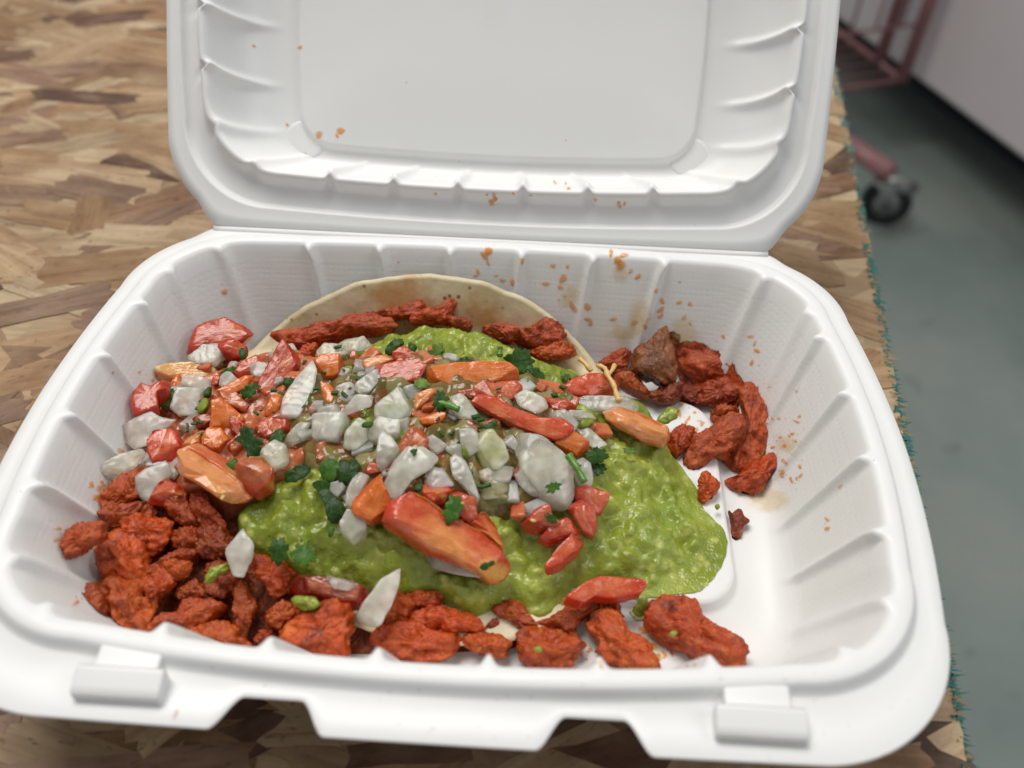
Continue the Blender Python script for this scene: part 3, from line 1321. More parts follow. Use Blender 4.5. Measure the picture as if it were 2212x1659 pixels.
# ------------------------------------------------------------------ height-field pieces
def in_poly(X, Y, poly):
    inside = np.zeros(X.shape, bool)
    n = len(poly)
    for i in range(n):
        x0, y0 = poly[i]
        x1, y1 = poly[(i + 1) % n]
        c = ((y0 > Y) != (y1 > Y)) & (X < (x1 - x0) * (Y - y0) / (y1 - y0 + 1e-15) + x0)
        inside ^= c
    return inside


def dist_poly(X, Y, poly):
    d = np.full(X.shape, 9.0)
    NX, NY = X.copy(), Y.copy()
    n = len(poly)
    for i in range(n):
        x0, y0 = poly[i]
        x1, y1 = poly[(i + 1) % n]
        ex, ey = x1 - x0, y1 - y0
        t = np.clip(((X - x0) * ex + (Y - y0) * ey) / (ex * ex + ey * ey + 1e-15), 0, 1)
        e = np.hypot(X - x0 - t * ex, Y - y0 - t * ey)
        m = e < d
        NX[m], NY[m] = (x0 + t * ex)[m], (y0 + t * ey)[m]
        d = np.minimum(d, e)
    return d, NX, NY


def field(name, poly, mat, top, step, edge, drop, disp, floor_gap=.0):
    """closed sheet over an outline: top(x,y), rounded down by `drop` over `edge` at the border"""
    poly = np.array(poly)
    x0, y0 = poly.min(0) - step
    x1, y1 = poly.max(0) + step
    gx, gy = np.arange(x0, x1, step), np.arange(y0, y1, step)
    X, Y = np.meshgrid(gx, gy)
    ins = in_poly(X, Y, poly)
    D, NX, NY = dist_poly(X, Y, poly)
    snap = ~ins & (D < step * 1.05)
    X, Y = np.where(snap, NX, X), np.where(snap, NY, Y)
    D = np.where(ins, D, 0)
    ins = ins | snap
    Z = top(X, Y)
    f = np.clip(D / edge, 0, 1)
    Z = Z - drop * (1 - np.sqrt(np.clip(1 - (1 - f) ** 2, 0, 1)))
    keep = ins
    idx = -np.ones(X.shape, int)
    V, Fc = [], []
    for j, i in zip(*np.nonzero(keep)):
        idx[j, i] = len(V)
        p = Vector((X[j, i], Y[j, i], Z[j, i]))
        fade = min(1, D[j, i] / .0015)
        p = disp(p, fade, min(1, D[j, i] / edge))
        V.append(confine(p))
    nb = len(V)
    quad = []
    for j in range(X.shape[0] - 1):
        for i in range(X.shape[1] - 1):
            a, b, c, d = idx[j, i], idx[j, i + 1], idx[j + 1, i + 1], idx[j + 1, i]
            if min(a, b, c, d) >= 0:
                Fc.append((a, b, c, d))
                quad.append((a, b, c, d))
    # skirt down from open border edges
    cnt = {}
    for q in quad:
        for k in range(4):
            e = (q[k], q[(k + 1) % 4])
            cnt[e] = cnt.get(e, 0) + 1
    low = {}
    for (a, b) in list(cnt):
        if (b, a) not in cnt:
            for w in (a, b):
                if w not in low:
                    low[w] = len(V)
                    p = V[w]
                    V.append(confine(Vector((p.x, p.y, p.z - .006))))
            Fc.append((b, a, low[a], low[b]))
    zb = min(v.z for v in V)
    base = Vector((float(poly[:, 0].mean()), float(poly[:, 1].mean()), zb))
    o = link(name, [v - base for v in V], Fc, mat)
    o.location = base
    return o


# ------------------------------------------------------------------ tortillas
def tortilla(name, cx, cy, R, rot, lift, wav, label, rise=0.0):
    V, Fc = [], []
    nr, na = 34, 150
    off = Vector((cx * 90, lift * 5000, 1))
    for zz in (0, -.0007):
        for i in range(nr + 1):
            for a in range(na):
                q = 2 * math.pi * a / na
                rr = R * i / nr * (1 + (.022 * noise.noise(Vector((math.cos(q) * 3, math.sin(q) * 3, 0)) + off) + .010 * noise.noise(Vector((math.cos(q) * 11, math.sin(q) * 11, 0)) + off)))
                x, y = cx + rr * math.cos(q) * 1.09, cy + rr * math.sin(q)
                z = FL + .0052 + lift
                # climbs the back wall: what would pass the wall's foot runs up along it
                foot = .0505
                if y > foot:
                    s = y - foot
                    rad = .010
                    if s < rad * 1.2:
                        an = s / rad
                        y = foot + rad * math.sin(an)
                        z += rad * (1 - math.cos(an))
                    else:
                        an = 1.2
                        y = foot + rad * math.sin(an) + (s - rad * 1.2) * math.cos(an)
                        z += rad * (1 - math.cos(an)) + (s - rad * 1.2) * math.sin(an)
                z += wav * noise.noise(Vector((x * 38, y * 38, 0)) + off) + zz * (1 if i < nr else .6)
                p = Vector((x, y, z))
                p = confine(p)
                if p.y > .045:
                    p.y -= .0034 * min(1, (p.y - .045) / .012)
                V.append(p)
    m = (nr + 1) * na
    for i in range(nr):
        for a in range(na):
            b = (a + 1) % na
            Fc.append((i * na + a, (i + 1) * na + a, (i + 1) * na + b, i * na + b))
            Fc.append((m + i * na + a, m + i * na + b, m + (i + 1) * na + b, m + (i + 1) * na + a))
    for a in range(na):
        b = (a + 1) % na
        Fc.append((nr * na + a, m + nr * na + a, m + nr * na + b, nr * na + b))
    base = Vector((cx, cy, FL))
    o = link(name, [v - base for v in V], Fc, M['tortilla'])
    o.location = base
    tag(o, label, 'tortilla', 'corn tortillas under the filling')
    return o


tortilla('corn_tortilla', -.0195, .0215, .0625, 0, .0022, .0016, 'pale speckled corn tortilla curling up the back wall of the box')
tortilla('corn_tortilla', -.004, .000, .0535, 0, .0, .0008, 'lower corn tortilla whose edge shows under the meat at the front')

# ------------------------------------------------------------------ layer of meat below the toppings
under = px('P', [(560, 760), (700, 730), (900, 690), (1100, 720), (1250, 800), (1350, 880), (1400, 1000), (1440, 1150), (1400, 1260), (1250, 1320), (1150, 1390),
                 (950, 1400), (700, 1395), (480, 1370), (280, 1340), (210, 1260), (260, 1130), (300, 1020), (380, 900), (450, 820)])
poly = [(hit(u, v, .006).x, hit(u, v, .006).y) for u, v in under]


def d_meat(p, fade, e):
    q = p * 1000
    p.z += fade * (.0022 * noise.noise(q / 7) + .0016 * noise.noise(q / 3.2) + .0006 * noise.noise(q / 1.4))
    return p


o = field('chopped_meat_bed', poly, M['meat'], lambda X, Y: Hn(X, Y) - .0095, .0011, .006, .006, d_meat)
o.color = (.3, .26, .24, 1)  # dark tint paints the shade deep between the pieces
tag(o, 'bed of red chopped meat tinted dark as shade in gaps under the toppings', 'meat', kind='stuff')

# ------------------------------------------------------------------ guacamole
GP = [(770, 735), (850, 700), (930, 692), (1000, 700), (1060, 720), (1110, 738), (1190, 778), (1240, 772), (1275, 802), (1330, 832), (1390, 862), (1440, 930), (1470, 990),
      (1510, 1060), (1520, 1110), (1560, 1150), (1570, 1190), (1545, 1260), (1500, 1295), (1440, 1290), (1405, 1328), (1372, 1330), (1360, 1290), (1290, 1270), (1220, 1310),
      (1165, 1352), (1130, 1330), (1080, 1300), (1062, 1335), (1035, 1352), (985, 1312), (940, 1275), (890, 1288), (800, 1270), (690, 1255), (620, 1225), (560, 1195), (510, 1160),
      (505, 1110), (530, 1060), (560, 1035), (600, 1010), (640, 970), (620, 910), (600, 880), (650, 850), (680, 800), (720, 765)]
poly = []
for u, v in GP:
    p = hit(u, v, .004)
    poly.append((p.x, p.y))
poly = resample(chaikin(poly, 2), 160)


def lumps(q, s):
    d, _ = noise.voronoi(q / s)
    return max(0.0, 1 - (d[0] * 1.35) ** 2)


def d_guac(p, fade, e):
    q = p * 1000
    k = .35 + .65 * e
    h = .0038 * noise.noise(q / 13) + .0022 * noise.noise(q / 5.5) + k * (.0021 * lumps(q, 5.0) + .0009 * lumps(q + Vector((50, 0, 0)), 2.5)) + .0004 * noise.noise(q / .9)
    p.z += fade * h
    p.x += .0006 * noise.noise(q / 4 + Vector((9, 0, 0)))
    p.y += .0006 * noise.noise(q / 4 + Vector((0, 9, 0)))
    return p


o = field('guacamole', poly, M['guac'], lambda X, Y: Hn(X, Y) - .0030, .00058, .0105, .0080, d_guac)
tag(o, 'chunky bright green guacamole spread over the meat', 'guacamole')

# wet tomato pulp under the left part of the salsa
SB = [(300, 880), (360, 830), (450, 800), (560, 770), (660, 760), (760, 800), (740, 900), (700, 980), (620, 1030), (560, 1060), (480, 1090), (400, 1070), (330, 1060), (270, 1000)]
poly = [(hit(u, v, .003).x, hit(u, v, .003).y) for u, v in SB]


def d_pulp(p, fade, e):
    q = p * 1000
    p.z += fade * (.0026 * noise.noise(q / 6) + .0020 * lumps(q, 5.5) + .0008 * lumps(q, 2.6))
    return p


o = field('tomato_pulp', poly, M['tomato'], lambda X, Y: Hn(X, Y) - .0018, .0008, .006, .005, d_pulp)
o.color = (.36, .075, .03, 1)
tag(o, 'wet tomato pulp under the salsa on the left', 'tomato pulp', kind='stuff')

# wet juice and pulp in the middle of the salsa
SB = [(640, 820), (740, 770), (850, 770), (1000, 760), (1120, 790), (1250, 860), (1290, 940), (1270, 1040), (1200, 1090), (1080, 1120), (960, 1100), (860, 1110), (760, 1100), (700, 1050), (640, 980), (610, 900)]
poly = [(hit(u, v, .001).x, hit(u, v, .001).y) for u, v in SB]
poly = resample(chaikin(poly, 2), 80)
o = field('salsa_juice', poly, M['salsa'], lambda X, Y: Hn(X, Y) - .0004, .0009, .006, .004, d_pulp)
tag(o, 'murky olive and red salsa juice between the diced pieces', 'salsa', kind='stuff')

# ================================================================== pieces of meat
R1 = (.0015, .0014, .0012)
MEAT = [  # region, outline, label, thickness mm, tint, lift mm
    ('A', [(1190, 300), (1240, 275), (1330, 310), (1480, 235), (1650, 220), (1720, 180), (1950, 220), (1940, 270), (1650, 300), (1500, 350), (1350, 380), (1230, 350)], 'long red meat strip lying on the tortilla at the back left', 9, 1.0, -4),
    ('B', [(250, 185), (420, 180), (580, 120), (640, 110), (680, 160), (560, 225), (420, 225), (260, 220)], 'dark red meat strip resting against the back of the tortilla', 8, .8, -4),
    ('B', [(570, 200), (640, 155), (740, 180), (780, 110), (870, 75), (860, 150), (820, 230), (740, 230), (620, 235)], 'pointed meat flake sticking up behind the top of the guacamole', 7, 1.0, -3),
    ('B', [(840, 215), (920, 200), (980, 260), (930, 290), (850, 260)], 'small meat bit behind the guacamole ridge on the tortilla', 6, .8, -4),
    ('B', [(1040, 275), (1130, 255), (1220, 245), (1290, 310), (1250, 360), (1150, 340)], 'crumbly meat chunk left of the upright block at the back right', 8, 1.0, -4),
    ('B', [(1290, 290), (1380, 280), (1440, 215), (1530, 210), (1570, 300), (1590, 390), (1480, 410), (1390, 390), (1300, 340)], 'upright block of red meat at the back right of the tortilla', 10, .95, -3),
    ('B', [(1380, 430), (1500, 390), (1610, 390), (1680, 450), (1600, 490), (1450, 490)], 'rounded meat chunk below the upright block beside the guacamole', 8, 1.1, -4),
    ('C', [(310, 520), (420, 440), (510, 420), (540, 470), (480, 560), (380, 570), (310, 550)], 'short meat chunk on the left of the brown gristle', 8, 1.0, -2),
    ('C', [(430, 590), (530, 570), (640, 680), (640, 740), (540, 700), (440, 640)], 'meat chunk tucked under the brown gristle beside the guacamole', 8, .85, -3),
    ('C', [(650, 700), (840, 650), (845, 740), (760, 800), (660, 760)], 'dark burnt meat lump under the foot of the brown gristle', 8, .35, -3),
    ('C', [(850, 660), (920, 650), (990, 720), (950, 780), (880, 740)], 'small blackened meat lump between gristle and right pile', 6, .3, -4),
    ('C', [(835, 400), (870, 320), (950, 315), (1040, 370), (1180, 430), (1300, 510), (1390, 600), (1430, 665), (1390, 720), (1300, 640), (1210, 590), (1130, 600), (1000, 620), (900, 580), (860, 480)], 'large arched meat strip at the top of the right pile', 11, .85, 1),
    ('C', [(1010, 680), (1040, 635), (1200, 640), (1250, 690), (1240, 740), (1130, 780), (1000, 780)], 'meat chunk under the arched strip of the right pile', 8, .9, -2),
    ('C', [(1100, 850), (1120, 800), (1210, 790), (1260, 840), (1190, 880)], 'small orange meat chunk in the middle of the right pile', 7, 1.2, -2),
    ('C', [(880, 1110), (950, 1000), (1080, 900), (1180, 850), (1270, 880), (1270, 960), (1180, 1060), (1080, 1110), (1000, 1170), (930, 1200)], 'broad flat meat slice lying left in the right pile', 8, 1.05, 0),
    ('C', [(1245, 720), (1290, 665), (1350, 690), (1400, 790), (1432, 960), (1430, 1080), (1380, 1170), (1270, 1250), (1190, 1190), (1140, 1110), (1210, 1040), (1285, 960), (1310, 860), (1290, 790)], 'long folded meat strip on the right side of the right pile', 9, .95, 2),
    ('C', [(1220, 1260), (1320, 1220), (1400, 1130), (1480, 1095), (1520, 1180), (1440, 1240), (1400, 1340), (1360, 1370), (1250, 1320)], 'bright red meat knob at the lower end of the right pile', 9, 1.05, 0),
    ('C', [(820, 960), (890, 915), (960, 970), (940, 1030), (870, 1085), (830, 1020)], 'small glossy meat bit at the right edge of the guacamole', 7, 1.1, -2),
    ('C', [(990, 1250), (1040, 1240), (1110, 1290), (1090, 1350), (1000, 1420), (980, 1350)], 'bright red crumb poking from the right edge of the guacamole', 6, 1.2, -1),
    ('C', [(1190, 1480), (1215, 1520), (1265, 1480), (1280, 1530), (1325, 1555), (1280, 1590), (1270, 1650), (1240, 1690), (1205, 1660), (1215, 1560)], 'ragged brown crumb alone on the bare tray floor', 4, .4, 0),
    ('D', [(1495, 870), (1560, 770), (1680, 745), (1770, 770), (1830, 870), (1960, 950), (2030, 990), (2020, 1070), (1970, 1105), (1850, 1070), (1720, 1010), (1580, 950)], 'large meat chunk lying alone at the front right corner', 11, 1.05, 0),
    ('D', [(1185, 930), (1240, 830), (1340, 850), (1430, 950), (1550, 1050), (1565, 1140), (1440, 1140), (1310, 1100), (1240, 1050), (1270, 1010)], 'thick meat strip pointing to the front rim left of the corner chunk', 10, 1.05, 0),
    ('D', [(760, 960), (900, 940), (1000, 950), (1060, 1000), (1110, 1020), (1050, 1110), (1000, 1150), (850, 1150), (790, 1090)], 'square meat chunk with a red chili fleck at the front rim', 9, 1.1, 0),
    ('D', [(480, 990), (560, 945), (680, 950), (770, 1010), (680, 1080), (570, 1060)], 'small oval meat nugget at the middle of the front rim', 8, 1.15, 0),
    ('D', [(0, 1000), (60, 920), (200, 900), (330, 940), (440, 960), (460, 1010), (400, 1100), (280, 1120), (130, 1100), (50, 1060)], 'big glossy meat chunk at the front rim left of the oval nugget', 10, 1.05, 0),
    ('D', [(180, 880), (280, 790), (400, 790), (550, 850), (590, 930), (400, 945), (250, 925)], 'wedge of meat under the front lip of the guacamole', 9, 1.05, 0),
    ('D', [(660, 840), (720, 770), (800, 780), (900, 910), (860, 925), (760, 890)], 'meat piece between the two guacamole drips at the front', 8, .9, 0),
    ('D', [(880, 900), (1000, 840), (1120, 800), (1220, 760), (1220, 820), (1120, 890), (1100, 965), (1040, 970), (980, 930)], 'curled meat strip under the tomato slice at the front', 8, .95, -1),
    ('D', [(1240, 760), (1330, 750), (1370, 850), (1300, 885), (1250, 820)], 'red meat nub below the right end of the front tomato slice', 7, 1.15, -1),
    ('D', [(590, 920), (660, 850), (690, 890), (630, 930)], 'dark meat scrap in the gap above the oval nugget', 5, .6, -2),
    ('D', [(80, 800), (180, 700), (360, 710), (340, 780), (200, 820), (120, 870)], 'meat chunk right of the long dangling onion sliver', 8, .85, -2),
    ('E', [(70, 490), (130, 430), (210, 360), (330, 375), (340, 440), (280, 500), (180, 550), (90, 560)], 'curled meat tip touching the left wall of the tray', 8, .9, 2),
    ('E', [(275, 520), (330, 430), (450, 430), (550, 500), (575, 600), (550, 720), (330, 710), (280, 610)], 'big orange meat chunk near the left front corner', 10, 1.2, 3),
    ('E', [(300, 690), (540, 690), (560, 790), (615, 795), (590, 900), (560, 1000), (360, 970), (340, 850)], 'charred meat chunk below the big orange one at the left corner', 9, 1.0, 2),
    ('E', [(155, 800), (190, 750), (290, 760), (340, 860), (340, 950), (220, 945), (180, 860)], 'dark meat chunk in the left front corner of the tray', 8, .7, 0),
    ('E', [(275, 310), (370, 260), (500, 260), (500, 320), (420, 385), (320, 385)], 'meat chunk above the curled tip on the left', 8, .95, 1),
    ('E', [(320, 250), (340, 190), (430, 130), (530, 170), (540, 220), (430, 265), (330, 285)], 'meat chunk under the lowest left onion piece', 8, .95, 0),
    ('E', [(420, 400), (470, 330), (600, 330), (740, 360), (720, 440), (650, 520), (550, 540), (490, 470)], 'rounded shiny meat nugget in the middle of the left pile', 10, 1.1, 2),
    ('E', [(490, 330), (540, 260), (600, 250), (610, 320), (560, 355)], 'small meat bit with a burnt hole in the left pile', 7, .85, 2),
    ('E', [(690, 240), (720, 190), (820, 190), (840, 260), (900, 310), (900, 390), (800, 390), (730, 330)], 'pale topped meat chunk left of the pale tomato wedge tip', 9, .95, 2),
    ('E', [(850, 200), (880, 160), (950, 180), (960, 250), (1040, 330), (1050, 400), (960, 400), (900, 330)], 'meat strip with a white seed beside the pale tomato wedge', 8, 1.0, 2),
    ('E', [(660, 620), (720, 570), (830, 600), (840, 660), (730, 710), (680, 680)], 'bright red meat lump in the left centre of the pile', 8, 1.25, 1),
    ('E', [(550, 720), (600, 665), (680, 670), (740, 730), (700, 790), (610, 825)], 'red meat lump right of the charred chunk', 8, 1.15, 1),
    ('E', [(740, 770), (850, 680), (920, 740), (900, 810), (790, 810)], 'brown meat scrap with a dark pit in the left pile', 7, .8, 0),
    ('E', [(560, 990), (640, 910), (750, 900), (760, 820), (850, 810), (1000, 830), (1010, 870), (900, 930), (830, 1000), (700, 990)], 'fatty orange meat strip by the front rim on the left', 9, 1.2, 1),
    ('E', [(780, 1050), (860, 970), (1040, 940), (1120, 1020), (1190, 1060), (1180, 1100), (1000, 1090)], 'flat meat chunk against the front rim on the left', 8, 1.05, 1),
    ('E', [(1090, 740), (1160, 730), (1230, 850), (1200, 960), (1160, 1030), (1080, 1000), (1110, 880)], 'upright dark meat shred left of the crumbly front chunk', 8, .7, 0),
    ('E', [(1370, 1060), (1440, 950), (1530, 900), (1640, 830), (1780, 850), (1800, 940), (1760, 1060), (1775, 1150), (1600, 1160), (1470, 1130)], 'big crumbly orange meat chunk at the front rim', 12, 1.35, 3),
    ('E', [(1290, 900), (1370, 840), (1450, 870), (1460, 930), (1400, 1000), (1300, 980)], 'meat lump left of the big crumbly front chunk', 9, 1.05, 1),
    ('E', [(1210, 560), (1320, 580), (1440, 650), (1440, 740), (1340, 800), (1270, 710), (1210, 650)], 'crumbly meat lump under the green leaves at the left guacamole edge', 9, .85, 0),
    ('E', [(570, 600), (700, 550), (850, 470), (900, 510), (820, 570), (720, 600), (600, 650)], 'thin meat strip above the bright red lump', 7, .9, 0),
    ('E', [(900, 400), (1040, 400), (1070, 550), (960, 580), (870, 510)], 'dark meat chunk left of the small guacamole smear', 8, .6, 0),
    ('E', [(1210, 1030), (1290, 970), (1340, 1040), (1250, 1070)], 'small meat scrap low at the front rim', 6, .8, 0),
    ('E', [(930, 600), (1040, 580), (1150, 640), (1120, 740), (1000, 790), (930, 720)], 'mottled meat lump below the leftmost white onion sliver', 8, .8, -1),
    ('E', [(730, 420), (850, 380), (930, 420), (880, 520), (760, 520)], 'meat lump between the shiny nugget and the dark chunk', 8, .85, 0),
    ('E', [(1930, 800), (2060, 740), (2160, 790), (2120, 900), (2000, 930)], 'knobbly meat lump right beside the dangling onion sliver', 9, .95, 0),
    ('A', [(330, 1290), (300, 1200), (180, 1240), (90, 1330), (30, 1450), (150, 1440), (260, 1360)], 'meat chunk by the left wall under the onion pieces', 8, .95, -2),
    ('A', [(1310, 480), (1380, 390), (1450, 380), (1460, 410), (1390, 490), (1330, 520)], 'small meat crumbs beside the tall pink tomato strip', 6, 1.1, 0),
    ('A', [(740, 550), (830, 450), (940, 470), (910, 540), (800, 580)], 'dark red meat bit under the back left tomato', 7, .7, -2),
]
for i, (rg, pl, lab, T, tint, lf) in enumerate(MEAT):
    big = T > 8.5
    o = lump('meat_piece', px(rg, pl), M['meat'], T / 1000, k=2.5, wN=.45, lift=lf / 1000 - T * .00025, n=96, nphi=30, rough=R1 if T > 5 else (.0006, .0006, .0004),
             rounds=1, fiber=.6, seed=i + 1, jag=.0026 if big else .0016, sink=.003, shear=.25, tilt=.12, grow=1.13)
    k = tint
    k = max(.25, 1 + (tint - 1) * 1.35) * random.uniform(.68, 1.15)
    hue = random.uniform(.85, 1.4)
    o.color = (min(1.4, k), min(1.6, .95 * k * hue), min(1.4, .92 * k * hue), 1)
    tag(o, lab, 'meat', 'chopped red meat pieces')

o = lump('gristle_piece', px('C', [(500, 540), (560, 420), (680, 320), (780, 250), (800, 350), (845, 520), (830, 640), (700, 680), (620, 640), (540, 590)]), M['gristle'], .011, k=3.2, wN=.25,
         lift=.004, n=72, nphi=20, rough=(.0012, .0009, .0005), rounds=1, seed=301, jag=.002, tilt=.1, cut=3, corner=.1, sharp=50)
o.color = (.8, .68, .6, 1)
tag(o, 'upright shiny brown chunk of gristle on the right', 'meat')
o = lump('meat_flake', px('C', [(690, 300), (760, 220), (850, 192), (852, 330), (815, 450), (760, 330)]), M['gristle'], .005, k=2.6, wN=.2, lift=.001, n=56, nphi=14, rough=(.0008, .0007, .0004), rounds=1, seed=303, jag=.001)
o.color = (.45, .35, .3, 1)
tag(o, 'dark jagged meat flake standing behind the brown gristle', 'meat')
o = lump('meat_shred', px('C', [(1463, 852), (1480, 820), (1530, 790), (1595, 748), (1560, 785), (1500, 835), (1475, 858)]), M['gristle'], .0012, k=2.2, wN=.6, lift=.0006, n=40, nphi=8, rounds=1, seed=304)
o.color = (.7, .4, .3, 1)
tag(o, 'single thin brown shred lying on the right tray wall', 'meat shred')

